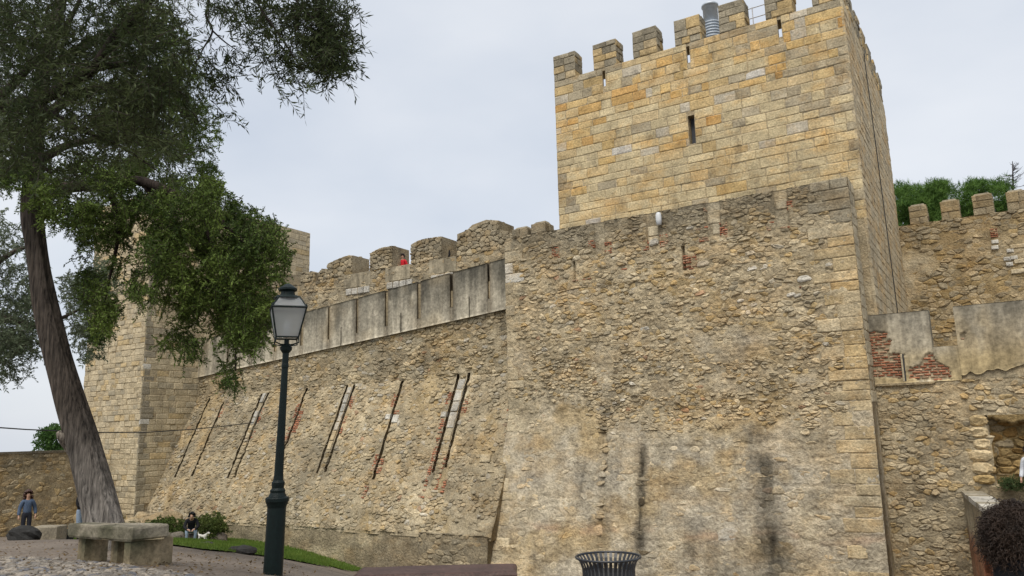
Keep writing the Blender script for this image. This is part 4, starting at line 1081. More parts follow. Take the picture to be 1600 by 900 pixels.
emit(rpar, bp_, M['brick'], 'brick', 220, 8, 'small_bricks')
sl0 = rp(1414.5, 596); sl1 = rp(1414.5, 553)
m = MB(); m.box(RX0+sl0[0]-.05, RX0+sl0[0]+.0, RY-.075, RY+.1, sl0[1], sl1[1], PALE); m.build('slot_jamb', M['concrete'], rpar)
m = MB(); m.box(RX0+sl0[0]+.0, RX0+sl0[0]+.045, RY-.066, RY-.05, sl0[1], sl1[1], DARK*.35); m.build('slot', M['cable'], rpar)  # black strip on the panel face, painting the shade inside the slit
m = MB(); m.box(RX0+.02, RX0+1.65, RY-.12, RY+.2, BZ-.07, BZ, TAN*.8); m.build('ledge', M['mortar'], rpar)

# upper wall behind, right
rng = random.Random(31)
upw = thing('upper_right_wall', 'high rubble wall with square merlons behind the patched parapet', 'wall', (3, 38.5, 3))
UY = 38.0; UX0, UX1 = -3.4, 9.0; UT = 10.38
UP = Panel((UX0, UY, 0), (1, 0, 0)); UW = UX1-UX0
upl = lambda S, H: np.clip(sstep(.42, .62, fbm(S*.42+3, H*.42, 4, 193))*(1-sstep(8.4, 9.6, H)), 0, 1)
core('mortar_face', UP, lines(0, UW, .08), lines(2, UT, .08), lambda S, H: (fbm(S*2, H*2.2, 5, 191)-.5)*.13+.01+.05*upl(S, H), lambda S, H: mix(mix(TAN*.75, OCHRE*.7, fbm(S*1.2, H*1.4, 3, 192)), mix(PALE, TAN, .3)*.95, upl(S, H)), M['mortar'], upw, depth=.6)
m = MB(); m.box(UX0, UX1, UY+.2, UY+1, -3, UT-.02, TAN*.6); m.build('core', M['mortar'], upw)
pcs = []
def ucol(s, h):
    c = mix(TAN, PALE, rng.random()); q = rng.random()
    if q < .3: c = OCHRE*.85
    if q > .85: c = GREY*.95
    if h > 9.6: c = mix(c, GREY*.75, .5)
    c = mix(c, mix(TAN, OCHRE, .3)*.85, .35)
    return c*rng.uniform(.78, 1.0)
for poly in voronoi(0, 7.5, 4.4, UT, .32, .2, rng, .38, .15):
    P = np.mean(poly, 0)
    if float(upl(P[0], P[1])) > .5 and rng.random() < .8: continue
    pcs.append(stone(poly, UP, rng.uniform(.0, .07), .008, ucol(*P), rng))
for x, y in ((1554, 378), (1554, 387), (1578, 392), (1577, 413), (1584, 403), (1573, 405)):
    a = UP.px(x-5, y+4); b = UP.px(x+6, y-4); pcs.append(stone(rect(a[0], b[0], a[1], b[1]), UP, .1, .01, WHITE*.95, rng, True))
for x, y in ((1590, 385), (1592, 424), (1597, 408)):
    a = UP.px(x-12, y+5); b = UP.px(x+12, y-5); pcs.append(stone(rect(a[0], b[0], a[1], b[1]), UP, .1, .01, PALE, rng, True))
emit(upw, pcs, M['rubble'], 'stone', 290, 40, 'small_stones')
a = UP.px(1548, 372); b = UP.px(1558, 356); bp_ = []; bricks(UP, a[0], b[0], a[1], b[1], rng, bp_, proud=.08); emit(upw, bp_, M['brick'], 'brick', 60, 3, 'small_bricks')
for x0, x1 in ((1419, 1448), (1469, 1499), (1520, 1553), (1574, 1606), (1626, 1656)):
    a = UX0+UP.px(x0, 325)[0]; b = UX0+UP.px(x1, 325)[0]; merlon(upw, a, b, UY, UY+.8, UT-.02, 11.32+rng.uniform(-.06, .06), rng, lambda s, h: ucol(s, 10.5), mat='rubble')

# bridge parapet with a brick arch, lower right
bridge = thing('bridge_parapet', 'low stone-capped ramp parapet with a small brick arch in the lower right corner', 'parapet', (-.7, 23, -4.6))
A0 = np.array([-1.33, 26.9]); B0 = np.array([-.15, 17.8]); d2 = (B0-A0)/np.linalg.norm(B0-A0); LBr = float(np.linalg.norm(B0-A0)); nrm2 = np.array([d2[1], -d2[0]])
if nrm2[0] > 0: nrm2 = -nrm2
BPn = Panel((A0[0], A0[1], 0), (d2[0], d2[1], 0), (0, 0, 1), (nrm2[0], nrm2[1], 0))
zt_ = -.46; arch = (4.6, .95, -2.35)
def in_arch(s, h): return (np.abs(s-arch[0]) < arch[1]) & (h < arch[2]+np.sqrt(np.maximum(0, arch[1]**2-(s-arch[0])**2)))
Sv = lines(0, LBr, .08); Hv = lines(-5.2, zt_, .08); S, H = np.meshgrid(Sv, Hv)
keepc = ~in_arch(S, H); idx = np.arange(S.size).reshape(S.shape)
cel = keepc[:-1, :-1] | keepc[1:, 1:]
V = BPn.pos(S, H, (fbm(S*3, H*3, 3, 201)-.5)*.04).reshape(-1, 3)
C = mix(mix(GREY*.8, PALE*.9, fbm(S*3, H*3, 3, 202)), mix(BRICK*.9, TAN*.7, fbm(S*2, H*2, 3, 203)*.6), 1-sstep(-1.75, -1.25, H+(fbm(S*2, H*2, 2, 5)-.5)*.4)).reshape(-1, 3)
mesh_np('face', V, np.stack([idx[:-1, :-1], idx[:-1, 1:], idx[1:, 1:], idx[1:, :-1]], -1)[cel], M['render'], bridge, C)
pcs = []
s = 0
while s < LBr:                                            # capping stones
    w = rng.uniform(.5, .9); P0 = A0+d2*(s+.01); P1 = A0+d2*min(s+w-.01, LBr); q = nrm2*.05; bq = -nrm2*.5
    m = MB(); m.prism([(*(P0+q), zt_-.02), (*(P1+q), zt_-.02), (*(P1+bq), zt_-.02), (*(P0+bq), zt_-.02)], (0, 0, .13+rng.uniform(-.015, .02)), mix(WHITE, GREY, rng.random())*rng.uniform(.75, .95)); m.build('capstone', M['ashlar'], bridge); s += w
vo = MB()                                                  # voussoirs of the arch
for k in range(19):
    a0 = math.pi*k/19+.01; a1 = math.pi*(k+1)/19-.01; pts = []
    for r_, an in ((arch[1]-.01, a0), (arch[1]+.26, a0), (arch[1]+.26, a1), (arch[1]-.01, a1)): pts.append(BPn.pos(arch[0]-math.cos(an)*r_, arch[2]+math.sin(an)*r_, .035))
    m = MB(); m.prism(pts, tuple(-BPn.N*.4), BRICK*rng.uniform(.75, 1.2)); m.build('brick', M['brick'], bridge)
m = MB(); c0, c1 = A0-nrm2*.45, B0-nrm2*.45
m.prism([(*c0, -5.2), (*c1, -5.2), (*(c1-nrm2*2.3), -5.2), (*(c0-nrm2*2.3), -5.2)], (0, 0, 4.4), TAN*.45); m.build('ramp_core', M['mortar'], bridge)
# ================================================================== SMALL THINGS
rng = random.Random(41)
# ---- street lamp
lb = atD(425.5, 912, 10.5); lt = atD(447.5, 536, 10.5)
hL = lt[2]-lb[2]; til = ((lt[0]-lb[0])/hL, (lt[1]-lb[1])/hL)
lamp = thing('street_lamp', 'dark green cast iron street lamp with a four-sided glass lantern', 'lamp post', tuple(lb))
def LPt(z): return np.array([lb[0]+til[0]*z, lb[1]+til[1]*z, lb[2]+z])
m = MB(); m.lathe([(.125, -.3), (.125, .0), (.123, .30), (.12, .95), (.135, 1.0), (.150, 1.03), (.152, 1.07), (.14, 1.085), (.118, 1.09)], lb, 24, tilt=til); m.build('pedestal', M['iron'], lamp, False)
m = MB(); m.lathe([(.118, 1.09), (.095, 1.14), (.10, 1.17), (.078, 1.20), (.083, 1.24), (.085, 1.27), (.066, 1.30), (.062, 1.36)], lb, 24, tilt=til); m.build('collar', M['iron'], lamp)
m = MB(); m.lathe([(.060, 1.34), (.052, 2.0), (.043, hL-.35), (.048, hL-.33), (.048, hL-.30), (.043, hL-.28), (.043, hL-.13)], lb, 18, tilt=til); m.build('shaft', M['iron'], lamp)
m = MB(); m.lathe([(.043, hL-.14), (.075, hL-.10), (.085, hL-.06), (.06, hL-.04), (.03, hL-.02), (.03, hL+.05)], lb, 18, tilt=til); m.build('capital', M['iron'], lamp)
LA = math.radians(32+20)                                          # lantern turned a little against the camera
def lan(z, r): 
    c = LPt(z); return [c+np.array([r*math.cos(LA+math.pi/4+k*math.pi/2), r*math.sin(LA+math.pi/4+k*math.pi/2), 0])*1.414 for k in range(4)]
z0, z1, z2, z3 = hL+.07, hL+.47, hL+.62, hL+.66
r0, r1, r2 = .145, .225, .135
A_, B_, C_ = lan(z0, r0), lan(z1, r1), lan(z2, r2)
for k in range(4):
    k2 = (k+1) % 4
    m = MB(); n_ = np.cross(A_[k2]-A_[k], B_[k]-A_[k]); n_ = n_/np.linalg.norm(n_)*.004
    m.prism([A_[k], A_[k2], B_[k2], B_[k]], n_); m.build('pane', M['glass'], lamp)
    m = MB(); n_ = np.cross(B_[k2]-B_[k], C_[k]-B_[k]); n_ = n_/np.linalg.norm(n_)*.004
    m.prism([B_[k], B_[k2], C_[k2], C_[k]], n_); m.build('roof_pane', M['glass'], lamp)
    for a, b, r in ((A_[k], B_[k], .012), (B_[k], C_[k], .012), (A_[k], A_[k2], .012), (B_[k], B_[k2], .016), (C_[k], C_[k2], .014)):
        m = MB(); m.tube([a, b], [r, r], 6); m.build('frame_bar', M['iron'], lamp)
    m = MB(); p = B_[k]; m.tube([p, p+np.array([0, 0, .05])], [.016, .004], 6); m.build('finial', M['iron'], lamp)
    q = LPt(hL-.02); e = A_[k]; mid = (q+e)/2+(e-LPt(z0))*.55+np.array([0, 0, -.03])
    m = MB(); m.tube([q, (q+mid)/2+np.array([0, 0, -.015]), mid, e], [.010]*4, 6); m.build('bracket_arm', M['iron'], lamp)
m = MB(); m.lathe([(.20, z2-.01-hL), (.15, z2+.03-hL), (.10, z2+.04-hL), (.09, z2+.09-hL), (.125, z2+.11-hL), (.125, z2+.135-hL), (.08, z2+.17-hL), (.035, z2+.20-hL), (.0, z2+.21-hL)], LPt(hL), 20); m.build('crown', M['iron'], lamp)
m = MB(); m.lathe([(.03, z0-hL), (.05, z0+.05-hL), (.05, z0+.2-hL), (.02, z0+.24-hL)], LPt(hL), 12); m.build('bulb', plain('white_bulb', (.75, .74, .7), .4), lamp, True)

# ---- litter bin
bc = atD(950, 870, 7.5); zb_ = float(gz(bc[0], bc[1])); HB = bc[2]-zb_
lbin = thing('litter_bin', 'black metal litter bin with a flared slatted top', 'bin', (bc[0], bc[1], zb_))
bc = np.array([bc[0], bc[1], zb_])
m = MB(); m.lathe([(.20, .0), (.21, .02), (.235, HB-.165), (.238, HB-.15), (.228, HB-.15), (.20, .03)], bc, 40); m.build('body', M['black_iron'], lbin, False)
m = MB(); m.lathe([(.236, HB-.17), (.243, HB-.168), (.243, HB-.14), (.236, HB-.138)], bc, 40); m.build('band', M['black_iron'], lbin)
rim = MB()
for k in range(64):
    pass
pts = [bc+np.array([.297*math.cos(2*math.pi*k/48), .297*math.sin(2*math.pi*k/48), HB]) for k in range(49)]
m = MB(); m.tube(pts, [.011]*49, 6, cap=False); m.build('rim', M['black_iron'], lbin, True)
for k in range(36):
    w = 2*math.pi*k/36; c, s = math.cos(w), math.sin(w); t = np.array([-s, c, 0])*.0135
    prof = [(.236, HB-.16), (.240, HB-.10), (.258, HB-.045), (.292, HB)]; V = []
    for r_, z in prof:
        p = bc+np.array([r_*c, r_*s, z]); o_ = np.array([c, s, 0])*.004
        V += [p-t, p+t, p+t+o_, p-t+o_]
    Fc = [(4*i+j, 4*i+(j+1) % 4, 4*i+4+(j+1) % 4, 4*i+4+j) for i in range(3) for j in range(4)]
    m = MB(); m.add(V, Fc); m.build('slat', M['black_iron'], lbin)

# ---- dark brown stone bench at the bottom edge
bA = atD(557, 887, 8.0); bB = atD(808, 891, 8.0); zt = (bA[2]+bB[2])/2
ax = (bB-bA); ax[2] = 0; Lb = float(np.linalg.norm(ax)); ax /= Lb; ay = np.array([-ax[1], ax[0], 0])
zg = float(gz((bA[0]+bB[0])/2, (bA[1]+bB[1])/2))
bench2 = thing('brown_bench', 'dark brown polished stone bench at the bottom edge in front of the wall', 'bench', ((bA[0]+bB[0])/2, (bA[1]+bB[1])/2, zg))
def slab(name, par, c, ax, ay, lx, ly, z0, z1, bev, mat, col, rnd=0.02, seed=1, nx=14, ny=5):
    """rounded, slightly worn slab"""
    m = MB(); rows = []
    prof = [(z0, -bev), (z0+bev, 0), (z1-bev, 0), (z1-bev*.3, -bev*.3), (z1, -bev)]
    per = []
    for i in range(nx): per.append((-1+2*i/nx, -1))
    for i in range(ny): per.append((1, -1+2*i/ny))
    for i in range(nx): per.append((1-2*i/nx, 1))
    for i in range(ny): per.append((-1, 1-2*i/ny))
    V = []
    for z, ins in prof:
        for a, b in per:
            nx_ = a*(lx/2+ins*(abs(a) > .99)); ny_ = b*(ly/2+ins*(abs(b) > .99)); w = (float(fbm(a*4+seed, b*4+z*9, 3, seed))-.5)*rnd*2
            V.append(c+ax*(nx_*(1+w*.4))+ay*(ny_*(1+w))+np.array([0, 0, z+w*.35]))
    n = len(per); Fc = [(i*n+k, i*n+(k+1) % n, (i+1)*n+(k+1) % n, (i+1)*n+k) for i in range(len(prof)-1) for k in range(n)]+[tuple(range(n-1, -1, -1)), tuple((len(prof)-1)*n+k for k in range(n))]
    m.add(V, Fc, col); return m.build(name, mat, par)
ctr = (bA+bB)/2; ctr[2] = 0
M['polished'] = masonry('brown_granite', .7, 1.25, 5, 40, .15, 40, .01, rough=.55, spec=.3)
slab('seat', bench2, ctr, ax, ay, Lb, .50, zt-.10, zt, .035, M['polished'], (.075, .042, .034), .02, 3)
for sx in (-.34, .34): slab('leg', bench2, ctr+ax*Lb*sx, ax, ay, .22, .38, zg-.03, zt-.10, .02, M['polished'], (.06, .035, .03), .02, 5, 4, 4)

# ---- mossy stone bench under the tree
K = atD(204, 884, 10.2); Lp = atD(103, 871, 10.9); Rp = atD(261, 876, 10.55)
zk = float(gz(K[0], K[1])); SB = zk+.47
sb = thing('mossy_stone_bench', 'mossy angular stone slab bench on block legs beside the leaning tree', 'bench', (K[0], K[1], zk))
Bk = Lp+Rp-K; Mid = K*.48+Lp*.52+(K-Bk)*.07
outl = [K, Rp, Rp+(Lp-K)*.2, Lp+(Rp-K)*.25, Lp, Mid]
cc = np.mean(outl, 0)
def outline_slab(name, par, pts, z0, z1, bev, mat, colf, sub=6):
    per = []
    for i in range(len(pts)):
        a, b = pts[i], pts[(i+1) % len(pts)]
        for k in range(sub): per.append(a+(b-a)*k/sub)
    c = np.mean(pts, 0); V = []; C = []
    for z, ins in ((z0, .03), (z0+bev, 0), (z1-bev, 0), (z1-bev*.3, bev*.35), (z1, bev*1.2), (z1+.004, .35)):
        for p in per:
            d = p-c; d[2] = 0; L_ = np.linalg.norm(d); w = (float(fbm(p[0]*5, p[1]*5+z*6, 3, 15))-.5)*.05
            q = c+d*(1-ins/L_+w); V.append((q[0], q[1], z+w*.35)); C.append(colf(p, z))
    n = len(per); Fc = [(i*n+k, i*n+(k+1) % n, (i+1)*n+(k+1) % n, (i+1)*n+k) for i in range(5) for k in range(n)]+[tuple(range(n-1, -1, -1)), tuple(5*n+k for k in range(n))]
    m = MB(); m.add(V, Fc, np.array(C)); return m.build(name, mat, par)
def moss(p, z):
    n = float(fbm(p[0]*3, p[1]*3+z*4, 3, 33)); return mix((.30, .265, .20), (.10, .095, .06), sstep(.35, .6, n))
outline_slab('slab', sb, outl, SB-.18, SB, .03, M['rock'], moss)
def leg_tone(p, z): return mix((.34, .27, .17), (.12, .11, .065), sstep(.45, .65, float(fbm(p[0]*3+5, p[1]*3+z*5, 3, 34)))*(.4+1.2*min(1, max(0, (z-zk)*2.4))))  # leg colour: dark patches grow stronger towards the top
dR = (Rp-K)/np.linalg.norm(Rp-K); dL = (Lp-K)/np.linalg.norm(Lp-K)
o1 = K+dL*.06+dR*.02
outline_slab('leg', sb, [o1, o1+dR*.55, o1+dR*.55+dL*.13, o1+dL*.13], zk-.06, SB-.175, .02, M['rock'], leg_tone, 4)
o1 = K+dL*.52+dR*.14; outline_slab('leg', sb, [o1, o1+dR*.18, o1+dR*.18+dL*.14, o1+dL*.14], zk-.06, SB-.175, .02, M['rock'], leg_tone, 4)
o1 = K+dL*1.0*float(np.linalg.norm(Lp-K)-.3)/1.0+dR*.06; outline_slab('leg', sb, [o1, o1+dR*.3, o1+dR*.3+dL*.15, o1+dL*.15], zk-.12, SB-.175, .02, M['rock'], leg_tone, 4)

# ---- rocks
def rock(px, py, wpx, hpx, t, label, col, seed, sq=None, grp=None, n=(9, 14)):
    r_ = random.Random(seed); p = atD(px, py, t); g = float(gz(p[0], p[1])); w = wpx/F*t/2; h = hpx/F*t
    m = MB(); boulder(m, (0, 0, 0), 1.0, r_, col, (w, w*.7, h*.75), n[0], n[1], .3)
    V = np.array(m.v); V = V @ np.array([[math.cos(-HEAD), -math.sin(-HEAD), 0], [math.sin(-HEAD), math.cos(-HEAD), 0], [0, 0, 1]]); V = V+np.array([p[0], p[1], g+h*.28])
    o = mesh_obj('boulder', V-np.array([p[0], p[1], g]), m.f, M['rock'], None, np.array(m.c)); o.location = (p[0], p[1], g)
    return tag(o, label, 'rock', grp)
rock(37, 838, 48, 20, 25.5, 'large black boulder in front of the woman in the denim jacket', (.035, .034, .032), 1)
rock(105, 836, 20, 17, 27, 'dark stone half hidden left of the tree trunk', (.04, .04, .036), 2)
rock(378, 862, 44, 12, 19.5, 'low dark rock on the lawn edge beside the lamp post', (.05, .047, .042), 3)
rock(322, 856, 26, 6, 22.5, 'flat dark stone lying on the lawn edge left of the low rock', (.055, .052, .045), 4)
rock(277, 843, 25, 13, 31, 'grey stone left of the seated person', (.13, .115, .09), 5)
rock(262, 842, 22, 12, 32, 'brown stone behind the end of the mossy bench', (.11, .095, .07), 6)
rock(343, 838, 26, 13, 33.5, 'brown stone under the right hand bush', (.12, .10, .08), 7)
p = atD(76, 838, 26.5); g = float(gz(p[0], p[1])); blk = thing('stone_block', 'pale squared stone block beside the black boulder', 'stone', (p[0], p[1], g))
slab('block', blk, np.array([p[0], p[1], 0]), _r0, np.array([-_r0[1], _r0[0], 0]), .85, .6, g-.05, g+.46, .04, M['rock'], (.30, .26, .19), .03, 8, 6, 4)

# ---- overhead cable
cb = thing('overhead_cable', 'thin black cable sagging across in front of the far tower', 'cable', tuple(atD(60, 672, 30)))
ends = [atD(-60, 664, 22), atD(40, 671, 25), atD(140, 675.5, 28), atD(220, 676, 31), atD(300, 671, 34), atD(350, 666, 36), atD(396, 660, 37.2)]
m = MB(); m.tube(ends, [.022]*7, 6); m.build('wire', M['cable'], cb)

# ================================================================== PEOPLE
def cloth(name, col, rough=.85): return plain(name, col, rough, 0, .2, .18, .3, 120)
SKIN = plain('skin', (.42, .25, .17), .55, 0, .35, .06)
def skin_obj(name, J, E, rad, mat, parent, sub=2):
    names = sorted({n for e in E for n in e}, key=lambda n: list(J).index(n)); ix = {n: i for i, n in enumerate(names)}
    me = bpy.data.meshes.new(name); me.from_pydata([J[n] for n in names], [(ix[a], ix[b]) for a, b in E], [])
    o = bpy.data.objects.new(name, me); link(o, parent); me.materials.append(mat)
    md = o.modifiers.new('skin', 'SKIN'); md.use_smooth_shade = True
    for n, i in ix.items():
        sv = me.skin_vertices[0].data[i]; r = rad[n]; sv.radius = r if isinstance(r, tuple) else (r, r); sv.use_root = (n == ('pelvis' if 'pelvis' in ix else names[0]))
    sb_ = o.modifiers.new('sub', 'SUBSURF'); sb_.levels = sub; sb_.render_levels = sub
    return o
BASEJ = {'pelvis': (0, 0, .95), 'waist': (0, .0, 1.08), 'chest': (0, .0, 1.28), 'neckb': (0, 0, 1.44), 'neck': (0, .01, 1.50), 'jaw': (0, .03, 1.56), 'head': (0, .02, 1.64), 'crown': (0, .0, 1.72)}
for s_, sg in (('l', -1), ('r', 1)):
    BASEJ.update({'sh'+s_: (sg*.17, 0, 1.40), 'el'+s_: (sg*.25, -.02, 1.13), 'wr'+s_: (sg*.27, .06, .90), 'ha'+s_: (sg*.27, .08, .83), 'fi'+s_: (sg*.265, .10, .76), 'th'+s_: (sg*.235, .12, .83),
                  'hip'+s_: (sg*.09, 0, .90), 'kn'+s_: (sg*.10, .02, .50), 'an'+s_: (sg*.10, -.01, .09), 'to'+s_: (sg*.11, .15, .03)})
RAD = {'pelvis': (.135, .10), 'waist': (.12, .09), 'chest': (.14, .10), 'neckb': .065, 'neck': .052, 'jaw': (.062, .07), 'head': (.074, .088), 'crown': (.058, .066)}
for s_ in 'lr': RAD.update({'sh'+s_: .062, 'el'+s_: .043, 'wr'+s_: .03, 'ha'+s_: (.036, .022), 'fi'+s_: (.026, .014), 'th'+s_: .012, 'hip'+s_: .085, 'kn'+s_: .058, 'an'+s_: .04, 'to'+s_: .032})
ARM = lambda s: [('neckb', 'sh'+s), ('sh'+s, 'el'+s), ('el'+s, 'wr'+s)]
LEG = lambda s: [('pelvis', 'hip'+s), ('hip'+s, 'kn'+s), ('kn'+s, 'an'+s)]
TORSO = [('pelvis', 'waist'), ('waist', 'chest'), ('chest', 'neckb')]
def person(label, base, heading, hgt=1.7, over=None, top=None, bottom=None, hair=None, shirt=None, shoes=None, group=None, hair_len=.1, hair_puff=.03, open_jacket=False):
    J = dict(BASEJ); J.update(over or {})
    root = thing('person', label, 'person', tuple(base), group)
    root.rotation_euler = (0, 0, heading); k = hgt/1.76; root.scale = (k, k, k)
    E = TORSO+[('neckb', 'neck'), ('neck', 'jaw'), ('jaw', 'head'), ('head', 'crown')]
    for s in 'lr': E += ARM(s)+[('wr'+s, 'ha'+s), ('ha'+s, 'fi'+s), ('ha'+s, 'th'+s)]+LEG(s)+[('an'+s, 'to'+s)]
    skin_obj('body', J, E, RAD, SKIN, root)
    def grow(d, names=None): return {n: (tuple(x+d for x in r) if isinstance(r, tuple) else r+d) for n, r in RAD.items()}
    if bottom is not None: skin_obj('trousers', J, [('pelvis', 'waist')]+LEG('l')+LEG('r'), grow(.014), bottom, root)
    if shirt is not None: skin_obj('shirt', J, TORSO, grow(.012), shirt, root)
    if top is not None:
        tj = dict(J); R2 = grow(.026); R2['neckb'] = .085
        skin_obj('jacket', tj, TORSO+ARM('l')+ARM('r'), R2, top, root)
    if shoes is not None:
        for s in 'lr': skin_obj('shoe', J, [('an'+s, 'to'+s)], {'an'+s: .05, 'to'+s: .042}, shoes, root)
    hd = np.array(J['head']); jw = np.array(J['jaw']); cr = np.array(J['crown'])
    if hair is not None:
        m = MB(); r_ = random.Random(len(label))
        for i in range(46):
            th = r_.uniform(0, 2*math.pi); ph = r_.uniform(-.25, 1.45)
            d = np.array([math.cos(th)*math.cos(ph), math.sin(th)*math.cos(ph), math.sin(ph)])
            if d[1] > .35 and d[2] < .55: continue
            boulder(m, tuple((hd+cr)/2+np.array([0, -.012, -.012])+d*np.array([.085+hair_puff, .095+hair_puff, .10+hair_puff])), .045, r_, (1, 1, 1), (1, 1, 1), 4, 6, .3)
        if hair_len > .12:
            for i in range(22):
                th = r_.uniform(math.pi*.95, math.pi*2.05); boulder(m, (math.cos(th)*(.09+hair_puff)+hd[0], math.sin(th)*.09+hd[1], hd[2]-r_.uniform(.0, hair_len)), .045, r_, (1, 1, 1), (1, 1, 1.2), 4, 6, .3)
        mesh_local('hair', m, hair, root)
    m = MB(); f = np.array([0, 1, 0]); e0 = hd+np.array([0, .082, .0])
    boulder(m, tuple(e0+np.array([0, .012, -.02])), .016, random.Random(1), (1, 1, 1), (.8, 1.1, 1.5), 5, 6, .05); mesh_local('nose', m, SKIN, root)
    for sx in (-1, 1):
        m = MB(); boulder(m, tuple(hd+np.array([sx*.032, .082, .01])), .010, random.Random(2), (1, 1, 1), (1.3, .6, .8), 4, 6, .0); mesh_local('eye', m, M['cable'], root)
        m = MB(); boulder(m, tuple(hd+np.array([sx*.083, -.005, -.01])), .025, random.Random(3), (1, 1, 1), (.5, .8, 1.3), 5, 6, .1); mesh_local('ear', m, SKIN, root)
    m = MB(); boulder(m, tuple(hd+np.array([0, .083, -.062])), .02, random.Random(4), (1, 1, 1), (1.2, .5, .4), 4, 6, .05); mesh_local('mouth', m, plain('lips', (.30, .12, .10), .5), root)
    return root
def mesh_local(name, mb, mat, parent):
    me = bpy.data.meshes.new(name); me.from_pydata([tuple(map(float, v)) for v in mb.v], [], mb.f); me.materials.append(mat)
    me.polygons.foreach_set('use_smooth', np.ones(len(me.polygons), bool))
    return link(bpy.data.objects.new(name, me), parent)
BLACK = cloth('black_cloth', (.012, .012, .014)); DENIM = cloth('denim', (.07, .10, .155)); NAVY = cloth('dark_trousers', (.02, .022, .03)); WHITEC = cloth('white_cotton', (.62, .64, .68)); RED = cloth('red_cloth', (.50, .02, .03)); JEANS = cloth('pale_jeans', (.24, .30, .38))
HAIRD = plain('dark_brown_hair', (.018, .010, .007), .5, 0, .4, .3, .5, 90); HAIRR = plain('chestnut_hair', (.045, .017, .010), .5, 0, .4, .3, .5, 90); LEATHER = cloth('black_leather', (.015, .014, .013), .5)
def face_cam(p, extra=0.): return math.atan2(-(0-p[0]), (0-p[1]))+extra if False else math.atan2(p[0]-0, 0-p[1])+extra
# woman with denim jacket, far left, walking to the camera
p = atD(38, 848, 27.6); p[2] = gz(p[0], p[1])
w = person('woman in a blue denim jacket with curly dark hair behind the black boulder', p, face_cam(p, .15), 1.62, {'ell': (-.26, -.06, 1.14), 'wrl': (-.28, .02, .92), 'hal': (-.28, .04, .85)}, DENIM, NAVY, HAIRR, BLACK, LEATHER, hair_len=.16, hair_puff=.045)
w_ = w
p = atD(123, 846, 27.0); p[2] = gz(p[0], p[1])
person('person in a black jacket over a white shirt partly hidden by the tree trunk', p, face_cam(p, .9), 1.72, {'elr': (.24, .06, 1.12), 'wrr': (.16, .24, 1.18), 'har': (.13, .28, 1.22), 'fir': (.11, .30, 1.27), 'thr': (.12, .26, 1.27)}, BLACK, JEANS, HAIRD, WHITEC, LEATHER)
# seated person with a small dog
p = atD(298, 842, 33.0); p[2] = gz(p[0], p[1])
sit = {'pelvis': (0, 0, .42), 'waist': (0, .05, .54), 'chest': (0, .16, .74), 'neckb': (0, .26, .88), 'neck': (0, .31, .92), 'jaw': (0, .37, .93), 'head': (0, .39, 1.00), 'crown': (0, .38, 1.09),
       'hipl': (-.1, .02, .40), 'hipr': (.1, .02, .40), 'knl': (-.17, .42, .46), 'knr': (.17, .42, .46), 'anl': (-.16, .40, .08), 'anr': (.16, .40, .08), 'tol': (-.17, .56, .03), 'tor': (.17, .56, .03),
       'shl': (-.19, .22, .83), 'shr': (.19, .22, .83), 'ell': (-.27, .34, .58), 'elr': (.27, .34, .58), 'wrl': (-.12, .50, .50), 'wrr': (.13, .50, .50), 'hal': (-.06, .54, .47), 'har': (.07, .54, .47), 'fil': (-.02, .57, .42), 'fir': (.03, .57, .42), 'thl': (-.04, .55, .51), 'thr': (.05, .55, .51)}
rock(297, 842, 30, 12, 33.2, 'low stone under the seated person in black', (.10, .09, .07), 15)
person('person in a black hooded top sitting hunched on a stone by the bushes', p, face_cam(p), 1.75, sit, BLACK, JEANS, BLACK, None, LEATHER)
p = atD(317, 842, 32.3); p[2] = gz(p[0], p[1])
dog = thing('small_dog', 'small white and grey dog standing beside the seated person', 'dog', tuple(p)); dog.rotation_euler = (0, 0, face_cam(p, .8))
DJ = {'pelvis': (0, -.17, .24), 'belly': (0, -.03, .22), 'chest': (0, .12, .235), 'neck': (0, .20, .30), 'head': (0, .26, .36), 'muz': (0, .35, .335), 'tail': (0, -.25, .30), 'tip': (0, -.27, .39)}
DR = {'pelvis': .06, 'belly': .058, 'chest': .075, 'neck': .048, 'head': .05, 'muz': .026, 'tail': .018, 'tip': .01}
DE = [('pelvis', 'belly'), ('belly', 'chest'), ('chest', 'neck'), ('neck', 'head'), ('head', 'muz'), ('pelvis', 'tail'), ('tail', 'tip')]
for s, sg in (('l', -1), ('r', 1)):
    DJ.update({'e'+s: (sg*.045, .14, .13), 'p'+s: (sg*.045, .14, .02), 'k'+s: (sg*.05, -.14, .15), 'h'+s: (sg*.05, -.22, .09), 'f'+s: (sg*.05, -.19, .02)}); DR.update({'e'+s: .024, 'p'+s: .02, 'k'+s: .034, 'h'+s: .018, 'f'+s: .02})
    DE += [('chest', 'e'+s), ('e'+s, 'p'+s), ('pelvis', 'k'+s), ('k'+s, 'h'+s), ('h'+s, 'f'+s)]
skin_obj('body', DJ, DE, DR, cloth('white_fur', (.52, .50, .46)), dog)
for sg in (-1, 1):
    m = MB(); boulder(m, (sg*.045, .25, .40), .025, random.Random(5), (1, 1, 1), (.6, .5, 1.3), 5, 6, .1); mesh_local('ear', m, cloth('grey_fur', (.16, .14, .13)), dog)
m = MB(); boulder(m, (0, .376, .34), .012, random.Random(6), (1, 1, 1), (1, 1, 1), 4, 6, .0); mesh_local('nose', m, M['cable'], dog)
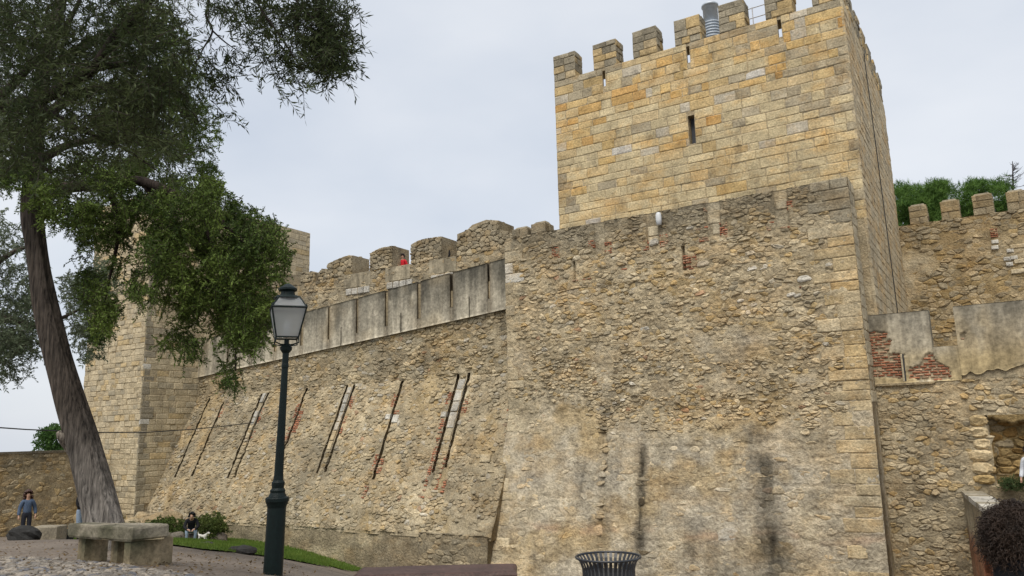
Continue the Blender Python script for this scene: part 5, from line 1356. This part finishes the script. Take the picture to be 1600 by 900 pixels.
# two visitors up on the wall walk
p = onY(629, 404, 29.75); zf = p[2]-1.12
person('visitor in a red top leaning in a gap of the crenellated wall', (p[0], 29.75, zf-.34), math.radians(205), 1.66, {'elr': (.25, .10, 1.12), 'wrr': (.16, .26, 1.10), 'har': (.13, .30, 1.10), 'fir': (.1, .34, 1.1), 'thr': (.11, .31, 1.14)}, RED, NAVY, HAIRD, RED, LEATHER)
p = onY(701, 392, 29.9)
person('visitor in black standing under the broken merlon on the crenellated wall', (p[0]+.0, 29.7, p[2]-1.32), math.radians(160), 1.68, None, BLACK, NAVY, HAIRD, None, LEATHER)
# man in a white shirt at the right edge, on the ramp
p = onY(1603, 757, 26.2); 
person('person in a white shirt cut off by the right edge of the picture', (p[0]+.17, 26.0, -.80), math.radians(150), 1.72, None, WHITEC, JEANS, HAIRD, WHITEC, LEATHER)
# woman in the foreground, bottom right
hp = atD(1586, 842, 3.5); gW = float(gz(hp[0], hp[1])); hg = 1.62
fgw = person('woman in a black jacket with bushy brown curly hair at the lower right corner', (hp[0], hp[1], hp[2]-1.64*hg/1.76), math.radians(32-122), hg, {'shl': (-.18, -.01, 1.39), 'shr': (.18, -.01, 1.39)}, BLACK, NAVY, None, None, LEATHER)
m = MB(); r_ = random.Random(77); hd = np.array(BASEJ['head']); cr = np.array(BASEJ['crown'])
m2 = MB()
for i in range(5200):
    th = r_.uniform(0, 2*math.pi); ph = math.asin(r_.uniform(-.95, 1)); d = np.array([math.cos(th)*math.cos(ph), math.sin(th)*math.cos(ph), math.sin(ph)])
    if d[1] > .30 and d[2] < .62: continue
    if d[2] < -.35 and d[1] > .0: continue
    c0 = hd+np.array([0, -.012, .02])+d*np.array([.078, .088, .098])*r_.uniform(1.05, 1.5); L_ = r_.uniform(.03, .095); ra = r_.uniform(.005, .010); tw = r_.uniform(2.2, 4.0)*2*math.pi; ph0 = r_.uniform(0, 6.28)
    tg = np.cross(d, [r_.uniform(-1, 1), r_.uniform(-1, 1), r_.uniform(-1, 1)]); gdir = d*.45+tg*1.1+np.array([0, 0, -.3]); gdir /= np.linalg.norm(gdir)
    a = np.cross(gdir, [0.3, .2, 1]); a /= np.linalg.norm(a); b = np.cross(gdir, a); pts = []
    for q in range(11):
        u = q/10; rr = ra*min(1, u*4); pts.append(c0+gdir*L_*u+np.array([0, 0, -.02*u*u])+a*rr*math.cos(tw*u+ph0)+b*rr*math.sin(tw*u+ph0))
    m2.tube(pts, [.0017]*8+[.0015, .0012, .0008], 3)
mesh_local('hair', m2, HAIRD2 if 'HAIRD2' in globals() else plain('curly_brown_hair', (.032, .019, .012), .5, 0, .35, .4), fgw)
mc_ = MB(); mc_.lathe([(.12, 1.40), (.105, 1.46), (.10, 1.52), (.108, 1.555), (.095, 1.56), (.085, 1.50), (.09, 1.42)], (0, -.005, 0), 20); mesh_local('collar', mc_, BLACK, fgw)
m3 = MB(); boulder(m3, tuple(hd+np.array([0, -.02, .025])), 1.0, r_, (1, 1, 1), (.098, .105, .118), 10, 14, .15); 
m3.f = [f for f in m3.f if np.mean([m3.v[i][1] for i in f]) < hd[1]+.045]
mesh_local('hair_base', m3, HAIRD, fgw)
# ================================================================== TREES AND PLANTS
def sample_poly(nr, poly, n):
    P = np.array(poly, float); lo, hi = P.min(0), P.max(0); out = np.zeros((0, 2))
    while len(out) < n:
        q = lo+(hi-lo)*nr.random((n*3, 2)); out = np.concatenate([out, q[pip(q[:, 0], q[:, 1], poly)]])
    return out[:n]
def unproject(px, t):
    D = _fw[None]+_r[None]*((px[:, :1]-800)/F)-_u[None]*((px[:, 1:]-450)/F)
    return CAM[None]+D*(t/(D @ _hf))[:, None]
def unit(v): return v/(np.linalg.norm(v, axis=-1, keepdims=True)+1e-9)
def sprays(nr, zones, tl, nleaf, ll, lw, droop, c0, c1, spread=.9, sig=24, nper=16, flat=0.):
    """zones: (polygon in px, number of twigs, t0, t1). returns leaf mesh arrays and twig segments"""
    LV, LC, TW = [], [], []
    for poly, n, t0, t1 in zones:
        nc = max(3, n//nper); cc = sample_poly(nr, poly, nc); ct = t0+(t1-t0)*nr.random(nc); cb = nr.random(nc)
        ci = nr.integers(0, nc, n*2); px = cc[ci]+nr.normal(size=(n*2, 2))*sig
        wb_ = nr.normal(size=px.shape)*sig*.35; k = pip(px[:, 0]+wb_[:, 0], px[:, 1]+wb_[:, 1], poly); px = px[k][:n]; ci = ci[k][:n]; n_ = len(px)
        t = np.clip(ct[ci]+nr.normal(size=n_)*.35*(t1-t0)*.5, t0-.3, t1+.3)
        mid = unproject(px, t)
        d = nr.normal(size=(n_, 3)); d[:, 2] = d[:, 2]*.6-droop; d = unit(d)
        L_ = tl*(.6+.8*nr.random(n_)); p0 = mid-d*L_[:, None]*.5
        u = np.linspace(.05, 1, nleaf)
        sag = np.stack([0*u, 0*u, -.25*u*u], -1)
        P = p0[:, None]+d[:, None]*(L_[:, None]*u)[..., None]+sag[None]*L_[:, None, None]
        side = unit(np.cross(d, nr.normal(size=(n_, 3)))); s2 = np.cross(d, side)
        ang = nr.random((n_, nleaf))*2*math.pi if not flat else (np.arange(nleaf) % 2)*math.pi+nr.normal(size=(n_, nleaf))*flat
        out = side[:, None]*np.cos(ang)[..., None]+s2[:, None]*np.sin(ang)[..., None]
        ld = unit(d[:, None]*.75+out*spread+np.array([0, 0, -.25*droop])+nr.normal(size=(n_, nleaf, 3))*.18)
        ln = ll*(.55+.7*nr.random((n_, nleaf)))*(.75+.55*nr.random((n_, 1)))
        nrm_ = unit(np.cross(ld, nr.normal(size=ld.shape)))
        mid_ = P+ld*(ln*.45)[..., None]; w = (lw*(.7+.6*nr.random((n_, nleaf))))[..., None]*.5
        fold = np.cross(ld, nrm_)*w*.35
        Q = np.stack([P, mid_+nrm_*w+fold, P+ld*ln[..., None], mid_-nrm_*w+fold], 2).reshape(-1, 3)
        b = np.clip(cb[ci][:, None]*.6+.4*nr.random((n_, nleaf)), 0, 1)
        col = mix(c0, c1, b)
        LV.append(Q); LC.append(np.repeat(col.reshape(-1, 3), 4, 0)); TW.append(np.concatenate([P[:, :1], P[:, nleaf//2:nleaf//2+1], P[:, -1:]], 1))
    return np.concatenate(LV), np.concatenate(LC), np.concatenate(TW)
def leaves_obj(name, parent, V, C, mat): 
    return mesh_np(name, V, np.arange(len(V)).reshape(-1, 4), mat, parent, C)
def twigs_obj(parent, TW, r, col, step=1):
    T = TW[::step]; n = len(T); V = []
    d = unit(T[:, 2]-T[:, 0]); a = unit(np.cross(d, np.array([.3, .2, .93]))); b = np.cross(d, a)
    for i, k in enumerate((1, .8, .45)):
        for j in range(3):
            w = 2*math.pi*j/3; V.append(T[:, i]+(a*math.cos(w)+b*math.sin(w))*r*k)
    V = np.stack(V, 1); base = (np.arange(n)*9)[:, None, None]
    q = np.array([(i*3+j, i*3+(j+1) % 3, i*3+3+(j+1) % 3, i*3+3+j) for i in range(2) for j in range(3)])[None]
    return mesh_np('twigs', V.reshape(-1, 3), (base+q).reshape(-1, 4), M['bark'], parent, np.tile(col, (n*9, 1)))
def smooth_path(pts, n=6):
    P = [np.asarray(p, float) for p in pts]; out = []
    for i in range(len(P)-1):
        p0, p1, p2, p3 = P[max(0, i-1)], P[i], P[i+1], P[min(len(P)-1, i+2)]
        for k in range(n):
            u = k/n; out.append(.5*((2*p1)+(-p0+p2)*u+(2*p0-5*p1+4*p2-p3)*u*u+(-p0+3*p1-3*p2+p3)*u**3))
    out.append(P[-1]); return out
def limb(name, parent, pts, mat='bark', n=10, col=(.10, .075, .055), sub=4, wob=.12, colf=None, flute=0., kf=9):
    """pts: (px, py, t, half width px)"""
    Q = smooth_path([(*atD(x, y, t), w/F*t) for x, y, t, w in pts], sub)
    V = []; C = []; ref = None; N_ = len(Q)
    for i, q in enumerate(Q):
        p = q[:3]; t = Q[min(i+1, N_-1)][:3]-Q[max(i-1, 0)][:3]; t = t/np.linalg.norm(t)
        if ref is None: ref = np.array([1, 0, 0]) if abs(t[0]) < .8 else np.array([0, 0, 1.])
        a = ref-t*(ref @ t); a /= np.linalg.norm(a); ref = a; b = np.cross(t, a)
        for k in range(n):
            w = 2*math.pi*k/n; rr = q[3]*(1+wob*(float(vn(k*kf/n+1.3*i*.02, i*(.35 if kf < 12 else .10), 5))-.5)*2+flute*math.sin(w*5+i*.05+1.5*float(vn(i*.15, 3, 2)))+flute*.6*math.sin(w*9+2+i*.08))
            V.append(p+(a*math.cos(w)+b*math.sin(w))*rr); C.append(colf(i/N_, k/n) if colf else col)
    Fc = [(i*n+k, i*n+(k+1) % n, (i+1)*n+(k+1) % n, (i+1)*n+k) for i in range(N_-1) for k in range(n)]+[tuple(range(n-1, -1, -1)), tuple((N_-1)*n+k for k in range(n))]
    return mesh_obj(name, V, Fc, M[mat], parent, np.array(C), True)
# ---- leaning tree with feathery green crown
nr = np.random.default_rng(7)
b_ = atD(168, 866, 14)
treeA = thing('leaning_tree', 'leaning tree with grey fibrous trunk and feathery dark green crown', 'tree', (b_[0], b_[1], float(gz(b_[0], b_[1]))))
def trunkcol(u, k):
    low = 1-sstep(.10, .36, u); return mix((.062, .050, .040), (.30, .275, .245), low*(.45+.55*float(vn(k*7, u*9, 4))))
limb('trunk', treeA, [(176, 900, 14, 36.3), (167, 858, 14, 31.6), (161, 815, 14, 26.9), (150, 770, 14, 24.9), (129, 690, 14, 22.9), (108, 620, 14, 20.9), (86, 540, 14, 18.6), (68, 460, 14, 16.6), (57, 390, 14, 15.8), (50, 330, 14, 15.4), (52, 260, 14, 14.2), (58, 180, 14, 12.6), (70, 100, 14, 11.1), (90, 20, 14, 9.5), (120, -90, 14, 6.3)], n=72, sub=9, wob=.10, colf=trunkcol, flute=.035, kf=26)
limb('limb', treeA, [(116, 705, 14, 10), (104, 692, 13.9, 8), (96, 682, 13.8, 6.5), (92, 675, 13.8, 4)], col=(.22, .19, .155))
for L_ in ([(50, 302, 14, 11), (110, 293, 13.8, 9.5), (170, 288, 13.6, 9), (225, 284, 13.4, 8), (300, 318, 13.2, 6), (365, 362, 13.2, 4), (415, 420, 13.2, 2)],
           [(225, 284, 13.4, 6), (250, 330, 13.6, 5), (275, 400, 13.7, 3.5), (290, 480, 13.7, 2)], [(300, 318, 13.2, 4), (340, 400, 13.4, 3), (365, 500, 13.4, 2), (368, 580, 13.4, 1)],
           [(58, 190, 14, 9), (140, 140, 14.6, 7), (240, 150, 15.4, 5), (318, 200, 16, 2)], [(70, 110, 14, 8), (180, 50, 15, 6), (280, 70, 15.8, 3)], [(50, 285, 14, 7), (10, 262, 13.5, 5), (-50, 240, 13, 3)],
           [(170, 288, 13.6, 5), (185, 360, 13.8, 3.5), (170, 440, 14, 2), (155, 520, 14, 1)], [(52, 260, 14, 8), (110, 225, 14.6, 6), (200, 220, 15, 4), (290, 250, 15.4, 2)]):
    limb('limb', treeA, L_, col=(.045, .033, .026))
Z1 = [(225, 300), (300, 285), (345, 298), (400, 325), (445, 355), (453, 385), (440, 430), (432, 480), (415, 520), (396, 560), (378, 600), (352, 606), (346, 572), (320, 545), (290, 562), (255, 545), (225, 540), (205, 515), (195, 470), (210, 420), (215, 360)]
zA = [(Z1, 1250, 12.4, 15.4), ([(300, 290), (350, 300), (450, 355), (452, 400), (430, 500), (385, 590), (345, 560), (330, 450), (300, 380)], 1150, 12.4, 14.8), ([(230, 330), (330, 330), (340, 450), (300, 520), (240, 470), (215, 400)], 500, 12.6, 14.5),
      ([(190, 0), (262, 0), (300, 60), (330, 130), (338, 180), (352, 225), (345, 262), (318, 292), (240, 300), (190, 280), (150, 200), (140, 80)], 1900, 14, 17.5), ([(-20, 180), (60, 200), (112, 322), (90, 350), (40, 330), (-20, 345)], 420, 12.8, 14.5),
      ([(70, 235), (240, 250), (265, 300), (235, 345), (200, 352), (150, 345), (100, 350), (60, 330)], 620, 12.8, 15.5), ([(150, 270), (330, 270), (350, 305), (300, 340), (180, 345)], 420, 12.8, 15.5),
      ([(118, 330), (212, 330), (200, 420), (188, 480), (165, 540), (142, 560), (122, 470), (110, 400)], 480, 13, 15), ([(70, 318), (150, 318), (160, 335), (110, 350), (66, 342)], 70, 12.6, 13.2)]
V, C, TW = sprays(nr, zA, .36, 30, .060, .023, .5, (.018, .040, .010), (.155, .215, .045), .9, 11, 24, .5)
leaves_obj('crown', treeA, V, C, M['needle']); twigs_obj(treeA, TW, .006, (.05, .036, .028))
# ---- olive-leaved tree reaching in from the left, nearest the camera
nr = np.random.default_rng(17)
gB = atD(-330, 930, 8.5)
treeB = thing('overhanging_tree', 'narrow-leaved grey-green tree reaching in over the top left corner', 'tree', (gB[0], gB[1], float(gz(gB[0], gB[1]))))
zg_ = float(gz(gB[0], gB[1])); pb = prj([(gB[0], gB[1], zg_)])[0]
limb('trunk', treeB, [(pb[0], pb[1]+40, 8.5, 34), (-325, 800, 8.4, 28), (-300, 600, 8.2, 25), (-250, 400, 8, 22), (-170, 260, 7.8, 19), (-80, 190, 7.5, 16)], n=20, sub=6, col=(.13, .10, .075), flute=.04)
for L_ in ([(-80, 190, 7.5, 15), (-20, 172, 7.3, 13), (50, 160, 7.2, 11), (105, 133, 7, 10), (145, 108, 6.9, 9.5), (188, 48, 6.7, 9), (215, 18, 6.6, 9), (245, -15, 6.5, 8), (310, -70, 6.4, 6), (420, -60, 6.4, 5), (500, -10, 6.5, 2.5)],
           [(-20, 172, 7.3, 8), (60, 90, 7.6, 5), (110, 30, 7.8, 4), (140, -40, 8, 2)], [(145, 108, 6.9, 6), (210, 100, 7, 4), (270, 130, 7.2, 2.5), (310, 190, 7.3, 1.2)], [(50, 160, 7.2, 6), (120, 200, 7, 4), (190, 230, 7, 2.5), (250, 270, 7, 1)],
           [(310, -70, 6.4, 4), (326, -5, 6.4, 2.6), (322, 25, 6.4, 2.2), (332, 48, 6.4, 1.8), (318, 75, 6.4, 1.3), (305, 100, 6.4, .8)], [(332, 48, 6.4, 1.6), (352, 66, 6.4, 1.2), (372, 80, 6.4, .8)], [(380, -66, 6.4, 4), (400, 0, 6.4, 2.5), (440, 60, 6.4, 1.6), (480, 120, 6.4, .8)], [(430, -55, 6.4, 3), (470, 10, 6.4, 2), (530, 60, 6.4, 1)],
           [(-60, 185, 7.5, 8), (20, 230, 7.2, 5), (80, 270, 7, 2.5)]):
    limb('limb', treeB, L_, col=(.035, .027, .022), n=8)
zB = [([(-60, -170), (330, -170), (540, -120), (540, -10), (-60, -10)], 620, 6.2, 8.2), ([(-20, -20), (290, -20), (305, 60), (312, 120), (310, 190), (290, 235), (262, 280), (230, 270), (205, 225), (170, 290), (120, 300), (60, 275), (-20, 290)], 1900, 6.2, 8.6),
      ([(290, -20), (540, -20), (548, 20), (572, 52), (552, 80), (543, 118), (508, 150), (470, 160), (432, 148), (405, 120), (385, 80), (345, 30)], 260, 6.1, 6.9), ([(400, -20), (540, -20), (552, 40), (545, 100), (500, 120), (450, 110), (410, 60)], 270, 6.2, 6.9), ([(300, 60), (345, 60), (390, 110), (375, 160), (350, 180), (335, 200), (325, 130)], 45, 6.2, 6.9)]
V, C, TW = sprays(nr, zB, .30, 19, .072, .013, .35, (.026, .040, .016), (.085, .105, .042), .8, 24, 16)
leaves_obj('crown', treeB, V, C, M['leaf']); twigs_obj(treeB, TW, .0032, (.05, .042, .032))
# ---- silvery tree further back, left
nr = np.random.default_rng(27)
gC = atD(-95, 850, 22); zC = float(gz(gC[0], gC[1])); pc = prj([(gC[0], gC[1], zC)])[0]
treeC = thing('silvery_tree', 'silvery green tree behind the leaning trunk at the left edge', 'tree', (gC[0], gC[1], zC))
limb('trunk', treeC, [(pc[0], pc[1]+15, 22, 22), (-92, 760, 22, 18), (-80, 650, 22, 16), (-60, 560, 22, 13), (-20, 505, 21.5, 9), (25, 500, 21, 6), (50, 512, 21, 4), (90, 500, 21, 3), (150, 470, 21, 1.5)], col=(.08, .065, .05))
limb('limb', treeC, [(-60, 560, 22, 10), (-40, 450, 21.5, 7), (10, 400, 21, 4), (60, 380, 21, 2)], col=(.08, .065, .05))
zC_ = [([(-60, 320), (10, 335), (45, 360), (70, 420), (90, 520), (62, 565), (40, 545), (20, 580), (-10, 600), (-60, 560)], 1100, 19.8, 22.5), ([(95, 430), (165, 395), (188, 440), (180, 500), (150, 560), (135, 570), (115, 530)], 420, 20, 22.5), ([(0, 510), (45, 520), (60, 560), (30, 590), (0, 600)], 120, 20, 22)]
V, C, TW = sprays(nr, zC_, .42, 20, .10, .032, .4, (.06, .085, .045), (.17, .20, .125), .9, 16, 12)
leaves_obj('crown', treeC, V, C, M['leaf']); twigs_obj(treeC, TW, .006, (.07, .06, .045))
# ---- tree beyond the low wall
nr = np.random.default_rng(37)
gD = atD(82, 800, 58); treeD = thing('far_tree', 'small round green tree showing above the low wall left of the trunk', 'tree', (gD[0], gD[1], -6))
V, C, TW = sprays(nr, [([(52, 705), (58, 680), (75, 664), (95, 660), (112, 668), (118, 712), (85, 730)], 420, 56, 60)], .6, 18, .22, .10, .1, (.03, .07, .018), (.08, .15, .035), .9, 8, 14)
leaves_obj('crown', treeD, V, C, M['leaf']); limb('trunk', treeD, [(84, 850, 58, 6), (85, 760, 58, 4), (86, 700, 58, 2)], col=(.08, .06, .045))
# ---- pines behind the upper right wall
def tufts(nr, zone, n, t0, t1, L_, w, nd, c0, c1):
    cc = sample_poly(nr, zone, 46); ci = nr.integers(0, 46, n); px = cc[ci]+nr.normal(size=(n, 2))*np.array([7, 4.5]); c = unproject(px, (t0+(t1-t0)*nr.random(46))[ci]+nr.normal(size=n)*.25); d = unit(nr.normal(size=(n, nd, 3))+np.array([0, 0, .9])); s = unit(np.cross(d, nr.normal(size=d.shape)))*w*.5
    l = L_*(.7+.6*nr.random((n, nd, 1))); P = np.repeat(c[:, None], nd, 1)
    Q = np.stack([P-s*.6, P+s*.6, P+d*l+s*.25, P+d*l-s*.25], 2).reshape(-1, 3)
    return Q, np.repeat(mix(c0, c1, np.clip(nr.random((n, 1))*.7+.3*nr.random((n, nd)), 0, 1)).reshape(-1, 3), 4, 0)
nr = np.random.default_rng(47)
for zone, tx, lab in (([(1395, 302), (1408, 296), (1425, 294), (1446, 296), (1452, 345), (1395, 360)], 1415, 'green umbrella pine crown behind the upper wall next to the tall tower'),
                      ([(1440, 298), (1455, 289), (1480, 291), (1508, 288), (1512, 345), (1440, 350)], 1476, 'green umbrella pine crown in the middle of the three behind the upper wall'),
                      ([(1500, 290), (1520, 284), (1545, 283), (1568, 289), (1580, 298), (1582, 340), (1500, 345)], 1540, 'green umbrella pine crown below the bare tree behind the upper wall')):
    g = atD(tx, 700, 42); tr = thing('pine_tree', lab, 'tree', (g[0], g[1], -3), 'pines behind the upper wall')
    lump = [[(x+nr.normal()*1.5, y+nr.normal()*1.5) for k_, (x, y) in enumerate(zone)]]
    Q, C = tufts(nr, lump[0], 1500, 40, 44, .26, .04, 12, (.03, .075, .015), (.14, .24, .05)); leaves_obj('crown', tr, Q, C, M['needle'])
    limb('trunk', tr, [(tx, 790, 42, 5), (tx, 500, 42, 4.5), (tx, 340, 42, 3), (tx, 305, 42, 1.5)], col=(.09, .06, .045), n=8)
gE = atD(1583, 700, 47); bt = thing('bare_tree', 'small bare dark conifer above the merlons at the right edge', 'tree', (gE[0], gE[1], -3))
limb('trunk', bt, [(1584, 760, 47, 4), (1584, 400, 47, 3), (1583, 300, 47, 1.6), (1582, 252, 47, .5)], col=(.05, .042, .04), n=6)
r_ = random.Random(4); m = MB()
for k in range(34):
    yy = 258+k*1.35; c = atD(1582.5, yy, 47); an = r_.uniform(0, 6.28); L_ = r_.uniform(.3, .85)*(.35+.65*min(1, k/14)); d = np.array([math.cos(an), math.sin(an), r_.uniform(.05, .4)])*L_
    m.tube([c, c+d*.6, c+d+np.array([0, 0, .08])], [.022, .016, .007], 4, (.05, .042, .04))
    for q in range(4):
        e = c+d*r_.uniform(.35, 1); m.tube([e, e+np.array([r_.uniform(-.2, .2), r_.uniform(-.2, .2), r_.uniform(.02, .22)])], [.010, .005], 3, (.05, .045, .04))
m.build('branches', M['bark'], bt)
# ---- bushes by the seated person
nr = np.random.default_rng(57)
for zone, n, t0, t1, lab, c0, c1 in (([(225, 835), (226, 818), (240, 811), (262, 809), (284, 811), (291, 822), (288, 840), (250, 842)], 330, 33, 34.6, 'low green bush between the mossy bench and the seated person', (.035, .06, .014), (.11, .15, .035)),
                         ([(303, 838), (306, 812), (318, 804), (338, 803), (352, 806), (356, 820), (346, 838), (325, 842)], 360, 33.4, 35, 'rounded green bush to the right of the seated person', (.035, .06, .014), (.12, .15, .04))):
    g = atD((zone[0][0]+zone[-2][0])/2, 838, (t0+t1)/2); bs_ = thing('bush', lab, 'bush', (g[0], g[1], float(gz(g[0], g[1]))), 'bushes at the foot of the wall')
    V, C, TW = sprays(nr, [(zone, n, t0, t1)], .3, 18, .085, .045, -.35, c0, c1, .9, 9, 12); leaves_obj('foliage', bs_, V, C, M['leaf']); twigs_obj(bs_, TW, .006, (.06, .045, .03))
nr = np.random.default_rng(67)
g = onY(1580, 757, 26.9); pl = thing('ledge_plants', 'low green plants growing on the ledge of the blocked niche', 'plant', tuple(g))
V, C, TW = sprays(nr, [([(1560, 757), (1562, 749), (1580, 746), (1604, 748), (1606, 768), (1575, 768)], 110, 22.2, 22.8)], .16, 14, .09, .02, -.3, (.035, .06, .022), (.085, .115, .045), .9, 7, 8); leaves_obj('foliage', pl, V, C, M['leaf'])
g = onY(1371, 598, 26.9); pl = thing('wall_weed', 'small weed hanging from the ledge where parapet meets bastion', 'plant', tuple(g))
V, C, TW = sprays(nr, [([(1364, 590), (1376, 590), (1374, 612), (1368, 616)], 22, 24.6, 25)], .14, 12, .06, .02, .4, (.03, .04, .02), (.08, .09, .04), .9, 4, 6); leaves_obj('foliage', pl, V, C, M['leaf'])

# ---- fallen leaves and grit on the path
nr = np.random.default_rng(87); n = 1500
px = sample_poly(nr, [(0, 846), (120, 848), (260, 856), (420, 876), (540, 896), (430, 900), (0, 900)], n)
P = np.array([gpx(x, y) for x, y in px[:500]]); P = np.concatenate([P, P+nr.normal(size=P.shape)*.25, P+nr.normal(size=P.shape)*.5]); P[:, 2] = gz(P[:, 0], P[:, 1])+.022+.012*nr.random(len(P))
d = unit(np.stack([nr.normal(size=len(P)), nr.normal(size=len(P)), nr.normal(size=len(P))*.25], -1)); s = unit(np.cross(d, np.array([0, 0, 1.])+nr.normal(size=d.shape)*.25)); l = .025+.04*nr.random((len(P), 1))
Q = np.stack([P, P+d*l*.5+s*l*.3, P+d*l, P+d*l*.5-s*l*.3], 1).reshape(-1, 3)
o = leaves_obj('fallen_leaves', None, Q, np.repeat(mix((.05, .035, .02), (.22, .15, .07), nr.random(len(P))), 4, 0), M['leaf'])
tag(o, 'scattered brown fallen leaves on the earth path', 'leaves', kind='stuff')
